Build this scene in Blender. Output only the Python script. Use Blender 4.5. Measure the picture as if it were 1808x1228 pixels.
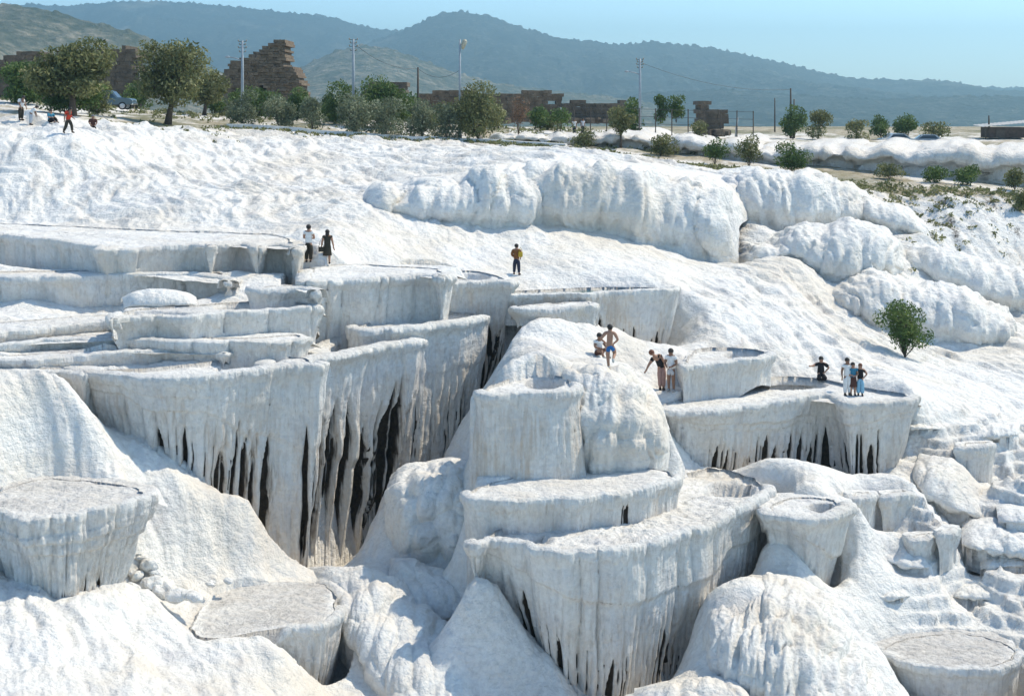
import bpy, bmesh, math, random
import numpy as np
from mathutils import Vector, Matrix

for o in list(bpy.data.objects):
    bpy.data.objects.remove(o)
SC = bpy.context.scene
COL = SC.collection
R = math.radians

# ------------------------------------------------------------------ camera
F, YH, CX, Z0 = 2500.0, 180.0, 904.0, 22.0      # focal in photo pixels, horizon row, centre column, eye height
cam_d = bpy.data.cameras.new('camera')
cam = bpy.data.objects.new('camera', cam_d)
COL.objects.link(cam)
cam.location = (0, 0, Z0)
cam.rotation_euler = (R(90), 0, 0)
cam_d.sensor_width = 36
cam_d.lens = 36 * F / 1808
cam_d.shift_y = -(614 - YH) / 1808
cam_d.clip_start = 0.5
cam_d.clip_end = 30000
SC.camera = cam

# ------------------------------------------------------------------ sky, sun, exposure
SUN_EL, SUN_AZ = R(54), R(24)                    # azimuth measured from +X towards +Y (away from the camera)
W = bpy.data.worlds.new('World')
SC.world = W
W.use_nodes = True
nt = W.node_tree
bg = nt.nodes['Background']
sky = nt.nodes.new('ShaderNodeTexSky')
sky.sky_type = 'NISHITA'
sky.sun_disc = False
sky.sun_elevation = SUN_EL
sky.sun_rotation = math.pi / 2 - SUN_AZ
sky.air_density = 0.7
sky.dust_density = 0.6
sky.ozone_density = 2.0
tint = nt.nodes.new('ShaderNodeMix'); tint.data_type = 'RGBA'; tint.blend_type = 'MULTIPLY'; tint.inputs[0].default_value = 1.0
tint.inputs[7].default_value = (0.87, 1.0, 0.98, 1)
nt.links.new(sky.outputs[0], tint.inputs[6])
nt.links.new(tint.outputs[2], bg.inputs[0])
bg.inputs[1].default_value = 0.15
sd = bpy.data.lights.new('sun', 'SUN')
sd.energy = 2.5
sd.angle = R(0.5)
sd.color = (1.0, 0.88, 0.69)
sun = bpy.data.objects.new('sun', sd)
COL.objects.link(sun)
sv = Vector((math.cos(SUN_EL) * math.cos(SUN_AZ), math.cos(SUN_EL) * math.sin(SUN_AZ), math.sin(SUN_EL)))
sun.rotation_euler = (-sv).to_track_quat('-Z', 'Y').to_euler()
sun.location = (60, 40, 90)
SC.view_settings.view_transform = 'Standard'
SC.view_settings.look = 'None'
SC.view_settings.exposure = 0.86
SC.view_settings.gamma = 1.0
SC.render.engine = 'CYCLES'
SC.cycles.use_denoising = True
SC.cycles.max_bounces = 8
SC.cycles.diffuse_bounces = 4
SC.cycles.volume_bounces = 0

# ------------------------------------------------------------------ small maths helpers
def P(px, py, d):
    return np.array([(px - CX) / F * d, d, Z0 - (py - YH) / F * d])
def onplane(px, py, zrel):
    d = -zrel * F / (py - YH)
    return np.array([(px - CX) / F * d, d])
def sstep(a, b, x):
    t = np.clip((x - a) / (b - a), 0, 1)
    return t * t * (3 - 2 * t)
def hsh(ix, iy, iz=0, seed=0):
    ix = np.asarray(ix).astype(np.int64); iy = np.asarray(iy).astype(np.int64); iz = np.asarray(iz).astype(np.int64)
    n = (ix * 374761393 + iy * 668265263 + iz * 2147483647 + seed * 1274126177) & 0xFFFFFFFF
    n = ((n ^ (n >> 13)) * 1274126177) & 0xFFFFFFFF
    n = ((n ^ (n >> 15)) * 2246822519) & 0xFFFFFFFF
    n = n ^ (n >> 16)
    return (n & 0xFFFFFF) / float(0x1000000)
def vn(x, y, z=None, seed=0):                    # value noise 0..1
    x, y = np.broadcast_arrays(np.asarray(x, float), np.asarray(y, float))
    x0 = np.floor(x); y0 = np.floor(y)
    fx = x - x0; fy = y - y0
    fx = fx ** 3 * (fx * (fx * 6 - 15) + 10); fy = fy ** 3 * (fy * (fy * 6 - 15) + 10)
    if z is None:
        a = hsh(x0, y0, 0, seed); b = hsh(x0 + 1, y0, 0, seed); c = hsh(x0, y0 + 1, 0, seed); d = hsh(x0 + 1, y0 + 1, 0, seed)
        return (a * (1 - fx) + b * fx) * (1 - fy) + (c * (1 - fx) + d * fx) * fy
    z = np.broadcast_to(np.asarray(z, float), x.shape)
    z0 = np.floor(z); fz = z - z0; fz = fz * fz * (3 - 2 * fz)
    r = []
    for k in (0, 1):
        a = hsh(x0, y0, z0 + k, seed); b = hsh(x0 + 1, y0, z0 + k, seed); c = hsh(x0, y0 + 1, z0 + k, seed); d = hsh(x0 + 1, y0 + 1, z0 + k, seed)
        r.append((a * (1 - fx) + b * fx) * (1 - fy) + (c * (1 - fx) + d * fx) * fy)
    return r[0] * (1 - fz) + r[1] * fz
def fbm(x, y, o=4, seed=0, g=0.5):               # about -0.5..0.5
    s = 0; a = 1.0; n = 0; f = 1.0
    for k in range(o):
        s = s + a * (vn(x * f + 17.3 * k, y * f - 9.1 * k, None, seed + k) - 0.5); n += a; a *= g; f *= 2.03
    return s / n
def worley(x, y, seed=0):
    x0 = np.floor(x); y0 = np.floor(y)
    f1 = np.full(x.shape, 9.0); f2 = np.full(x.shape, 9.0); cid = np.zeros(x.shape)
    for i in (-1, 0, 1):
        for j in (-1, 0, 1):
            cx = x0 + i; cy = y0 + j
            ax = cx + 0.1 + 0.8 * hsh(cx, cy, 1, seed); ay = cy + 0.1 + 0.8 * hsh(cx, cy, 2, seed)
            d = np.hypot(x - ax, y - ay)
            m = d < f1
            f2 = np.where(m, f1, np.minimum(f2, d)); cid = np.where(m, hsh(cx, cy, 3, seed), cid); f1 = np.where(m, d, f1)
    return f1, f2, cid
def cells(s, seed=0, jit=0.8):                   # 1-D cells with uneven widths: local coordinate -1..1 and cell number
    i = np.floor(s)
    b = lambda k: k + jit * (hsh(k, 5, 0, seed) - 0.5)
    i = np.where(s < b(i), i - 1, i); i = np.where(s >= b(i + 1), i + 1, i)
    l = b(i); r = b(i + 1)
    return np.clip((s - l) / (r - l) * 2 - 1, -1, 1), i
def resample(pts, step, closed=False):
    pts = np.asarray(pts, float)
    if closed: pts = np.vstack([pts, pts[:1]])
    d = np.r_[0, np.cumsum(np.linalg.norm(np.diff(pts, axis=0), axis=1))]
    n = max(int(d[-1] / step), 8)
    t = np.linspace(0, d[-1], n, endpoint=not closed)
    return np.stack([np.interp(t, d, pts[:, k]) for k in range(pts.shape[1])], 1), t
def gsm(a, sig, closed):                         # gaussian smoothing along axis 0
    r = int(max(1, sig * 3)); k = np.exp(-0.5 * (np.arange(-r, r + 1) / sig) ** 2); k /= k.sum()
    b = np.pad(a, ((r, r), (0, 0)), mode='wrap' if closed else 'reflect', **({} if closed else {'reflect_type': 'odd'}))
    return np.stack([np.convolve(b[:, j], k, 'valid') for j in range(a.shape[1])], 1)
def inpoly(x, y, poly):
    r = np.zeros(x.shape, bool); n = len(poly)
    for i in range(n):
        x1, y1 = poly[i]; x2, y2 = poly[(i + 1) % n]
        if y1 == y2: continue
        c = ((y1 > y) != (y2 > y)) & (x < (x2 - x1) * (y - y1) / (y2 - y1) + x1)
        r ^= c
    return r

# ------------------------------------------------------------------ object helpers
def tag(o, label=None, cat=None, group=None, kind=None):
    if label: o['label'] = label
    if cat: o['category'] = cat
    if group: o['group'] = group
    if kind: o['kind'] = kind
    return o
def empty(name, loc=(0, 0, 0), rz=0.0, parent=None):
    o = bpy.data.objects.new(name, None)
    o.empty_display_size = 0.3
    COL.objects.link(o)
    o.location = loc
    o.rotation_euler = (0, 0, rz)
    if parent: o.parent = parent
    return o
def link(name, me, mat=None, parent=None):
    o = bpy.data.objects.new(name, me)
    COL.objects.link(o)
    if mat: me.materials.append(mat)
    if parent: o.parent = parent
    return o
def npmesh(name, V, Q, smooth=True, dirt=None):
    me = bpy.data.meshes.new(name)
    V = np.asarray(V, np.float32); Q = np.asarray(Q, np.int32)
    me.vertices.add(len(V)); me.vertices.foreach_set('co', V.ravel())
    k = Q.shape[1]
    me.loops.add(Q.size); me.loops.foreach_set('vertex_index', Q.ravel())
    me.polygons.add(len(Q)); me.polygons.foreach_set('loop_start', np.arange(0, Q.size, k, dtype=np.int32))
    me.polygons.foreach_set('use_smooth', np.full(len(Q), smooth))
    if dirt is not None:
        a = me.attributes.new('dirt', 'FLOAT_COLOR', 'POINT')
        c = np.ones((len(V), 4), np.float32); c[:, :3] = dirt
        a.data.foreach_set('color', c.ravel())
    me.update(calc_edges=True)
    me.validate()
    return me
def gridq(r, c, wrap=False, flip=False):
    i = np.arange(r - 1)[:, None]; j = np.arange(c if wrap else c - 1)[None, :]
    j2 = (j + 1) % c
    q = np.stack([i * c + j, i * c + j2, (i + 1) * c + j2, (i + 1) * c + j], -1).reshape(-1, 4)
    return q[:, ::-1] if flip else q
class MB:                                        # collects simple shapes into one mesh
    def __init__(s): s.v = []; s.f = []
    def add(s, v, f):
        b = len(s.v); s.v += [tuple(p) for p in v]; s.f += [tuple(i + b for i in q) for q in f]
    def box(s, c, size, rz=0.0, jit=0.0, rnd=None):
        cx, cy, cz = c; sx, sy, sz = [k / 2 for k in size]; v = []
        for z in (-sz, sz):
            for x, y in ((-sx, -sy), (sx, -sy), (sx, sy), (-sx, sy)):
                if jit: x += rnd.uniform(-jit, jit); y += rnd.uniform(-jit, jit)
                v.append((cx + x * math.cos(rz) - y * math.sin(rz), cy + x * math.sin(rz) + y * math.cos(rz), cz + z + (rnd.uniform(-jit, jit) if jit else 0)))
        s.add(v, [(3, 2, 1, 0), (4, 5, 6, 7), (0, 1, 5, 4), (1, 2, 6, 5), (2, 3, 7, 6), (3, 0, 4, 7)])
    def tube(s, pts, rad, n=8, cap=True):
        pts = [Vector(p) for p in pts]
        if not hasattr(rad, '__len__'): rad = [rad] * len(pts)
        rings = []
        for i, p in enumerate(pts):
            d = (pts[min(i + 1, len(pts) - 1)] - pts[max(i - 1, 0)]).normalized()
            u = d.cross(Vector((0.3, 0.9, 0.1))).normalized() if abs(d.z) > 0.7 else d.cross(Vector((0, 0, 1))).normalized()
            w = d.cross(u)
            rings.append([p + (u * math.cos(2 * math.pi * k / n) + w * math.sin(2 * math.pi * k / n)) * rad[i] for k in range(n)])
        v = [q for r in rings for q in r]; f = []
        for i in range(len(pts) - 1):
            for k in range(n):
                f.append((i * n + k, i * n + (k + 1) % n, (i + 1) * n + (k + 1) % n, (i + 1) * n + k))
        if cap:
            f.append(tuple(range(n))[::-1]); f.append(tuple((len(pts) - 1) * n + k for k in range(n)))
        s.add(v, f)
    def ball(s, c, r, nu=12, nv=8):
        if not hasattr(r, '__len__'): r = (r, r, r)
        v = []; f = []
        for i in range(nv + 1):
            a = math.pi * i / nv
            for j in range(nu):
                b = 2 * math.pi * j / nu
                v.append((c[0] + r[0] * math.sin(a) * math.cos(b), c[1] + r[1] * math.sin(a) * math.sin(b), c[2] + r[2] * math.cos(a)))
        for i in range(nv):
            for j in range(nu):
                f.append((i * nu + j, (i + 1) * nu + j, (i + 1) * nu + (j + 1) % nu, i * nu + (j + 1) % nu))
        s.add(v, f)
    def build(s, name, mat, parent=None, smooth=False, bevel=0.0):
        me = bpy.data.meshes.new(name)
        me.from_pydata(s.v, [], s.f)
        bm = bmesh.new(); bm.from_mesh(me)
        bmesh.ops.remove_doubles(bm, verts=bm.verts, dist=1e-5)
        bmesh.ops.recalc_face_normals(bm, faces=bm.faces)
        bm.to_mesh(me); bm.free()
        if smooth: me.polygons.foreach_set('use_smooth', [True] * len(me.polygons))
        o = link(name, me, mat, parent)
        if bevel:
            m = o.modifiers.new('bevel', 'BEVEL'); m.width = bevel; m.segments = 2; m.limit_method = 'ANGLE'
        return o

# ------------------------------------------------------------------ materials
def newmat(name):
    m = bpy.data.materials.new(name); m.use_nodes = True
    t = m.node_tree; b = t.nodes['Principled BSDF']
    return m, t, b
def nd(t, typ, **kw):
    n = t.nodes.new(typ)
    for k, v in kw.items(): setattr(n, k, v)
    return n
def noise(t, vec, scale, detail=4, rough=0.55, dist=0.0):
    n = nd(t, 'ShaderNodeTexNoise')
    n.inputs['Scale'].default_value = scale; n.inputs['Detail'].default_value = detail
    n.inputs['Roughness'].default_value = rough; n.inputs['Distortion'].default_value = dist
    if vec is not None: t.links.new(vec, n.inputs['Vector'])
    return n.outputs['Fac']
def ramp(t, fac, stops):
    n = nd(t, 'ShaderNodeValToRGB')
    e = n.color_ramp.elements
    while len(e) < len(stops): e.new(0.5)
    for k, (p, c) in enumerate(stops):
        e[k].position = p; e[k].color = (*c, 1) if hasattr(c, '__len__') else (c, c, c, 1)
    t.links.new(fac, n.inputs[0])
    return n.outputs[0]
def mix(t, fac, a, b, mode='MIX'):
    n = nd(t, 'ShaderNodeMix', data_type='RGBA', blend_type=mode)
    for sock, v in ((n.inputs[0], fac), (n.inputs[6], a), (n.inputs[7], b)):
        if hasattr(v, 'is_linked'): t.links.new(v, sock)
        elif hasattr(v, '__len__'): sock.default_value = (*v, 1)
        else: sock.default_value = v
    return n.outputs[2]
def math_(t, op, a, b=0.0, clamp=False):
    n = nd(t, 'ShaderNodeMath', operation=op, use_clamp=clamp)
    for sock, v in ((n.inputs[0], a), (n.inputs[1], b)):
        if hasattr(v, 'is_linked'): t.links.new(v, sock)
        else: sock.default_value = v
    return n.outputs[0]
def coords(t, scale=(1, 1, 1)):
    g = nd(t, 'ShaderNodeTexCoord')
    m = nd(t, 'ShaderNodeMapping'); m.inputs['Scale'].default_value = scale
    t.links.new(g.outputs['Object'], m.inputs[0])
    return m.outputs[0]
def bump(t, b, h, strength, dist, prev=None):
    n = nd(t, 'ShaderNodeBump'); n.inputs['Strength'].default_value = strength; n.inputs['Distance'].default_value = dist
    t.links.new(h, n.inputs['Height'])
    if prev is not None: t.links.new(prev, n.inputs['Normal'])
    t.links.new(n.outputs[0], b.inputs['Normal'])
    return n.outputs[0]

def travertine(name, flutes):
    m, t, b = newmat(name)
    at = nd(t, 'ShaderNodeAttribute', attribute_name='dirt')
    sp = nd(t, 'ShaderNodeSeparateColor'); t.links.new(at.outputs['Color'], sp.inputs[0])
    c1 = coords(t)
    n1 = noise(t, c1, 0.5, 6, 0.6); n2 = noise(t, c1, 5.0, 6, 0.65); n3 = noise(t, c1, 22.0, 3, 0.6)
    base = ramp(t, n1, [(0.28, (0.68, 0.67, 0.665)), (0.50, (0.82, 0.81, 0.775)), (0.68, (0.80, 0.775, 0.725)), (0.85, (0.70, 0.66, 0.59))])
    base = mix(t, 0.30, base, ramp(t, n2, [(0.30, 0.45), (0.55, 1.0)]), 'MULTIPLY')
    n4 = noise(t, c1, 0.16, 5, 0.65, 0.6)
    base = mix(t, ramp(t, n4, [(0.47, 0.0), (0.64, 0.6)]), base, (0.69, 0.62, 0.52))
    gf = math_(t, 'MULTIPLY', sp.outputs[2], ramp(t, n3, [(0.3, 0.55), (0.62, 1.0)]), True)
    grey = ramp(t, n2, [(0.28, (0.30, 0.28, 0.26)), (0.5, (0.50, 0.475, 0.445)), (0.7, (0.64, 0.61, 0.57))])
    base = mix(t, gf, base, grey)
    cs = coords(t, (3.0, 3.0, 0.35))
    ns = noise(t, cs, 2.2, 5, 0.6)
    base = mix(t, ramp(t, ns, [(0.52, 0.0), (0.72, 0.42 if flutes else 0.12)]), base, (0.47, 0.425, 0.385))
    of = math_(t, 'MULTIPLY', sp.outputs[1], ramp(t, ns, [(0.38, 0.15), (0.66, 1.0)]), True)
    base = mix(t, of, base, (0.60, 0.50, 0.40))
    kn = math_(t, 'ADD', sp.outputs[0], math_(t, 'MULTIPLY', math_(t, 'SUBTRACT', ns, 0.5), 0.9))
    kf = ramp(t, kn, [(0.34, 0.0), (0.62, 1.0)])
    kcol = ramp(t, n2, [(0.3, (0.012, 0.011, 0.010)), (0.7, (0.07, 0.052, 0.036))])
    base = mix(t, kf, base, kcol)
    t.links.new(base, b.inputs['Base Color'])
    b.inputs['Roughness'].default_value = 0.82
    b.inputs['Specular IOR Level'].default_value = 0.25
    p = None
    if flutes:
        cf = coords(t, (6.0, 6.0, 0.5))
        p = bump(t, b, noise(t, cf, 1.6, 6, 0.65), 0.9, 0.14)
    cl = coords(t, (0.9, 0.9, 8.0))
    p = bump(t, b, noise(t, cl, 1.0, 6, 0.62, 0.4), 0.3 if flutes else 0.35, 0.16, p)
    p = bump(t, b, noise(t, c1, 1.7, 9, 0.64), 0.8 if flutes else 1.0, 0.22 if flutes else 0.30, p)
    return m
M = {}
M['trav'] = travertine('white_travertine', False)
M['wall'] = travertine('fluted_travertine', True)

def simple(name, col, rough=0.7, metal=0.0, var=0.12, scale=8.0, spec=0.4):
    m, t, b = newmat(name)
    c = coords(t)
    n = noise(t, c, scale, 5, 0.6)
    lo = tuple(k * (1 - var) for k in col); hi = tuple(min(1, k * (1 + var)) for k in col)
    t.links.new(ramp(t, n, [(0.3, lo), (0.7, hi)]), b.inputs['Base Color'])
    b.inputs['Roughness'].default_value = rough; b.inputs['Metallic'].default_value = metal
    b.inputs['Specular IOR Level'].default_value = spec
    return m
def leafmat(name, lo, hi, tip):
    m, t, b = newmat(name)
    at = nd(t, 'ShaderNodeAttribute', attribute_name='dirt')
    sp = nd(t, 'ShaderNodeSeparateColor'); t.links.new(at.outputs['Color'], sp.inputs[0])
    c = ramp(t, sp.outputs[0], [(0.0, lo), (0.65, hi), (1.0, tip)])
    t.links.new(c, b.inputs['Base Color'])
    b.inputs['Roughness'].default_value = 0.6
    b.inputs['Specular IOR Level'].default_value = 0.3
    tr = nd(t, 'ShaderNodeBsdfTranslucent'); t.links.new(c, tr.inputs[0])
    ms = nd(t, 'ShaderNodeMixShader'); ms.inputs[0].default_value = 0.3
    out = t.nodes['Material Output']
    t.links.new(b.outputs[0], ms.inputs[1]); t.links.new(tr.outputs[0], ms.inputs[2]); t.links.new(ms.outputs[0], out.inputs[0])
    return m
# ------------------------------------------------------------------ travertine basins: rims are level, so a rim traced in the photo fixes its true plan
CTRL = []                                        # ground control points, world xyz
def G(*pts):
    for p in pts: CTRL.append(P(*p))
POLYS = []                                       # basin plans that the ground must stay below
BANDS = []
def interp(x, xs):
    xs = sorted(xs); return np.interp(x, [a for a, b in xs], [b for a, b in xs])

def basin(label, front, back, z, foot, inset=0.5, p=1.4, lip=0.35, fd=0.25, back_drop=1.2, step=0.09, rows=56, seed=1,
          sa=0.10, sw=1.3, ca=0.10, cw=0.42, c0=0.25, gaps=(), gw=0.34, gd=0.35, g0=0.42, gl=9, ochre=0.22, tiers=(), bulge=0.06,
          grey=0.6, rubble=0.05, ground=True, deep=1.5, water=None, pits=(), noise_a=0.10, lean=0.0, sig=0.3, greywall=0.12, stain_lip=0.0, backc=True, lipx=None, band=True, ghw=(0.25, 0.62), ext=None, wob=0.16, bandr=(1.1, 1.15)):
    if isinstance(inset, (int, float)): inset = [(-9999, inset), (9999, inset)]
    loop = np.array([onplane(a, b, z) for a, b in list(front) + list(back)])
    area = 0.5 * np.sum(loop[:, 0] * np.roll(loop[:, 1], -1) - np.roll(loop[:, 0], -1) * loop[:, 1])
    if area < 0: loop = loop[::-1]
    loop, S = resample(loop, step, True)
    loop = gsm(loop, sig / step, True)
    n = len(loop)
    T = np.roll(loop, -1, 0) - np.roll(loop, 1, 0); T /= np.linalg.norm(T, axis=1)[:, None]
    wb = wob * (1.6 * fbm(S * 0.55, S * 0, 3, seed + 70) + 1.0 * fbm(S * 1.7, S * 0 + 3, 3, seed + 71)) * np.clip(np.minimum(S, S[-1] - S) / 0.6, 0, 1)
    loop = loop + np.stack([T[:, 1], -T[:, 0]], 1) * wb[:, None]
    T = np.roll(loop, -1, 0) - np.roll(loop, 1, 0); T /= np.linalg.norm(T, axis=1)[:, None]
    N = gsm(np.stack([T[:, 1], -T[:, 0]], 1), 0.5 / step, True); N /= np.linalg.norm(N, axis=1)[:, None]
    px = CX + F * loop[:, 0] / loop[:, 1]
    ins = interp(px, inset)
    fxy = loop - N * ins[:, None]
    fpx = CX + F * fxy[:, 0] / fxy[:, 1]
    zf = -(interp(fpx, foot) - YH) * fxy[:, 1] / F
    w = np.clip((0.8 - N[:, 1]) / 0.3, 0, 1)
    zf = np.minimum(w * zf + (1 - w) * (z - back_drop), z - 0.12)
    zf = gsm(zf[:, None], 0.25 / step, True)[:, 0]
    front_w = sstep(0.45, -0.15, N[:, 1])
    sink = fd * 1.3 + 0.12 + (0.35 if lipx else 0.0)
    if lipx: front_w = front_w * sstep(lipx[0] - 25, lipx[0] + 10, px) * sstep(lipx[1] + 25, lipx[1] - 10, px)
    POLYS.append((loop - N * (0.40 * (1 - front_w))[:, None], z - fd - 0.12 - max([q_[4] for q_ in pits] + [0])))
    if band: BANDS.append((fxy[::3], N[::3], zf[::3], front_w[::3], bandr))
    if ground:
        for i in range(0, n, max(1, int(1.1 / step))):
            if N[i, 1] > 0.25:
                if backc: CTRL.append(np.array([*(loop[i] + N[i] * 0.35), Z0 + z - fd * 0.55]))
            elif N[i, 1] < 0.35: CTRL.append(np.array([*(fxy[i] + N[i] * 0.15), Z0 + zf[i]]))
    H = z - zf
    t = np.linspace(0, 1, rows) ** 1.0
    t = np.r_[t, 1 + deep / max(1.0, H.mean()) * np.array([0.4, 1.0])]
    SS, TT = np.meshgrid(S, t)
    HH = np.broadcast_to(H, SS.shape)
    D = TT * HH                                  # metres below the rim
    warp = 0.30 * (vn(SS * 0.7, D * 0.5, None, seed) - 0.5) + 0.10 * (vn(SS * 2.5, D * 1.3, None, seed + 7) - 0.5)
    s = SS + warp
    off = -ins[None, :] * np.clip(TT, 0, 1.2) ** p + bulge * (0.25 + 1.3 * vn(SS * 0.45, SS * 0, None, seed + 17)) * np.exp(-((D - 0.18) / 0.22) ** 2) + lean * TT
    x, i = cells(s / sw, seed + 1); prof = np.sqrt(np.clip(1 - x * x * 0.97, 0, 1))
    sc = 0.45 + 0.9 * hsh(i, 1, 0, seed)
    off = off + sa * (prof - 0.75) * sc * (1 - 0.35 * sstep(0.5, 1, TT))
    fade = sstep(c0, c0 + 0.22, TT + 0.12 * (vn(SS * 1.2, SS * 0, None, seed + 3) - 0.5))
    x, i = cells(s / cw, seed + 2); prof = np.sqrt(np.clip(1 - x * x * 0.95, 0, 1))
    blob = 0.35 + 1.0 * vn(i * 7.3, D * 0.9 + hsh(i, 3, 0, seed) * 9, None, seed + 4)
    off = off + ca * (prof - 0.55) * blob * (0.24 + 0.76 * fade)
    stain = np.zeros_like(off)
    g0 = interp(px, g0)[None, :] if hasattr(g0, '__len__') else g0
    crev = np.clip((np.abs(x) - 0.72) / 0.28, 0, 1)
    x3, i3 = cells(s / 0.11, seed + 9); off = off + 0.010 * (np.sqrt(np.clip(1 - x3 * x3 * .9, 0, 1)) - 0.6) * (0.4 + fade)
    ochre_x = 0
    for gx0, gx1, pr in gaps:
        pq = (sstep(gx0 - 30, gx0 + 20, px) * sstep(gx1 + 30, gx1 - 20, px))[None, :]
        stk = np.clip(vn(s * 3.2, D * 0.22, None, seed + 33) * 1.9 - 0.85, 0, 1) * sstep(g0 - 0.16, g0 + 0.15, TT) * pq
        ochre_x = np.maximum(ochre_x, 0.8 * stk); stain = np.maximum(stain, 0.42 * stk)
        pm = sstep(gx0 - 6, gx0 + 10, px) * sstep(gx1 + 6, gx1 - 10, px)
        xg, ig = cells(s / gw, seed + 5 + int(gx0))
        r1 = hsh(ig, 1, 0, seed + 5); r2 = hsh(ig, 2, 0, seed + 5); r3 = hsh(ig, 3, 0, seed + 5)
        on = (r1 < pr) * pm[None, :]
        t0 = g0 + 0.26 * (r2 - 0.4) + 0.1 * fbm(SS * 0.6, SS * 0, 2, seed + 8)
        t1 = np.minimum(t0 + gl * (0.5 + r3), 1.6)
        hw = (ghw[0] + ghw[1] * r3) * np.clip((TT - t0) / 0.22, 0, 1) ** 0.7
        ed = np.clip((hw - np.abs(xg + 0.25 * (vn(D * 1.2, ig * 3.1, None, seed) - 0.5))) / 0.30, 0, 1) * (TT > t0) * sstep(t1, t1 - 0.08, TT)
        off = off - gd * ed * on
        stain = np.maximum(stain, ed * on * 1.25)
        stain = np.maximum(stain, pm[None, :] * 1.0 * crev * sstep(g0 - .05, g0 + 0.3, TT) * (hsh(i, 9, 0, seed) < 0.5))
    xi, ii = cells(s / 0.16, seed + 14)            # fringe of short drips under the rim
    dl = 0.12 + 0.55 * hsh(ii, 1, 0, seed + 14) ** 2
    off = off + 0.05 * np.sqrt(np.clip(1 - xi * xi, 0, 1)) * sstep(dl + 0.08, dl - 0.05, D)
    for tt, amp, drop in tiers:
        e = tt + 0.10 * fbm(SS * 0.5, SS * 0, 3, seed + 12) * drop
        off = off + amp * sstep(e - 0.012, e + 0.03, TT) * (0.6 + 0.8 * vn(SS * 0.8, TT * 0, None, seed + 13))
        stain = np.maximum(stain, 0.42 * np.exp(-((TT - e) / 0.012) ** 2) * vn(SS * 1.5, SS * 0, None, seed))
    off = off + noise_a * 2 * fbm(SS * 0.9, D * 0.45, 4, seed + 20) + 0.05 * fbm(SS * 3.5, D * 2.2, 3, seed + 21)
    rimz = 0.16 * fbm(S * 0.5, S * 0, 3, seed + 30) + 0.06 * fbm(S * 4, S * 0, 2, seed + 31)
    zz = z - D - 0.10 * (1 - np.exp(-D * 8)) * 0
    ochre_v = ochre * np.clip(vn(SS * 1.6, D * 0.25, None, seed + 40) * 1.6 - 0.35, 0, 1) * sstep(0.02, 0.35, TT) + ochre_x
    greyv = greywall * np.clip(vn(SS * 0.8, D * 0.8, None, seed + 41) * 1.5 - 0.2, 0, 1)
    # rim lip: rounded over from the wall to the inside edge
    V = []; K = []
    lh = min(0.09, lip * 0.3)
    inner = loop - N * lip
    o0 = off[0]
    for a in (0, 1, 2, 3, 4, 5, 6):
        if a == 0: o, zr, g = -lip - 0.10, np.full(n, z - fd - 0.25), grey
        elif a == 1: o, zr, g = -lip - 0.02, np.full(n, z - fd * 0.35), grey * 0.7
        else:
            th = (a - 2) / 4 * math.pi * 0.62
            o, zr, g = -lip * (0.5 + 0.5 * math.cos(th)), z - 0.02 + lh * math.sin(min(th * 1.25, math.pi * 0.9)) * front_w - sink * (1 - front_w) + rimz, 0.05
        oo = o + o0 * (0.25 if a < 2 else (a - 1) / 5.0)
        q = loop + N * (np.asarray(oo) * np.ones(n))[:, None]
        V.append(np.c_[q, Z0 + zr + rimz * (a < 2) * 0]); K.append(np.c_[np.zeros(n), np.zeros(n), np.full(n, g)])
    nl = len(V)
    for r in range(len(t)):
        q = loop + N * (off[r] + (0 if r else 0))[:, None]
        V.append(np.c_[q, Z0 + zz[r] + rimz * np.exp(-D[r] * 3) - sink * (1 - front_w)])
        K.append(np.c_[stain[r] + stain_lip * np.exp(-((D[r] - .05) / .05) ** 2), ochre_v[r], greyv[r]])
    V = np.vstack(V); K = np.vstack(K)
    nr = nl + len(t)
    root = empty('travertine_basin', (float(loop[:, 0].mean()), float(loop[:, 1].mean()), Z0 + float(zf.min())))
    tag(root, label, 'travertine basin', 'travertine basins stepping down the slope')
    off0 = np.array(root.location)
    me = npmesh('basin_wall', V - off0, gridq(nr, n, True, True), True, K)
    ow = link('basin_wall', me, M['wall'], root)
    # floor: polar sheet
    c = loop.mean(0)
    nr_f = 42
    fr = np.linspace(0, 1, nr_f)
    base = loop - N * (lip + 0.05) + N * (o0 * 0.25 + (lip + (ext if ext is not None else 0.75 if backc else 0.15)) * sstep(0.1, 0.55, N[:, 1]))[:, None]
    FX = c[0] + fr[:, None] * (base[None, :, 0] - c[0]); FY = c[1] + fr[:, None] * (base[None, :, 1] - c[1])
    fz = z - fd + rubble * 2.2 * fbm(FX * 1.4, FY * 1.4, 5, seed + 50, 0.62) + 0.10 * fbm(FX * 0.35, FY * 0.35, 2, seed + 51)
    gz = np.clip(grey + 0.9 * fbm(FX * 0.5, FY * 0.9, 4, seed + 52), 0, 1)
    fz = fz - 0.6 * sstep(0.90, 1.0, fr)[:, None] * sstep(0.1, 0.55, N[:, 1])[None, :]
    gz = gz * sstep(1.0, 0.80, fr[:, None] + 0.25 * fbm(FX * 1.3, FY * 1.3, 3, seed + 53))
    for (qx, qy, rx, ry, dep) in pits:
        pc = onplane(qx, qy, z); ex = rx * pc[1] / F; ey = abs(onplane(qx, qy + ry, z)[1] - onplane(qx, qy - ry, z)[1]) / 2
        rr = np.hypot((FX - pc[0]) / ex, (FY - pc[1]) / ey) + 0.25 * fbm(FX * 1.2, FY * 1.2, 3, seed + 60)
        fz = fz - dep * sstep(1.10, 0.92, rr)
    FV = np.c_[FX.ravel(), FY.ravel(), Z0 + fz.ravel()]
    FK = np.zeros((FV.shape[0], 3)); FK[:, 2] = gz.ravel()
    me = npmesh('basin_floor', FV - off0, gridq(nr_f, n, True, False), True, FK)
    link('basin_floor', me, M['trav'], root)
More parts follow.
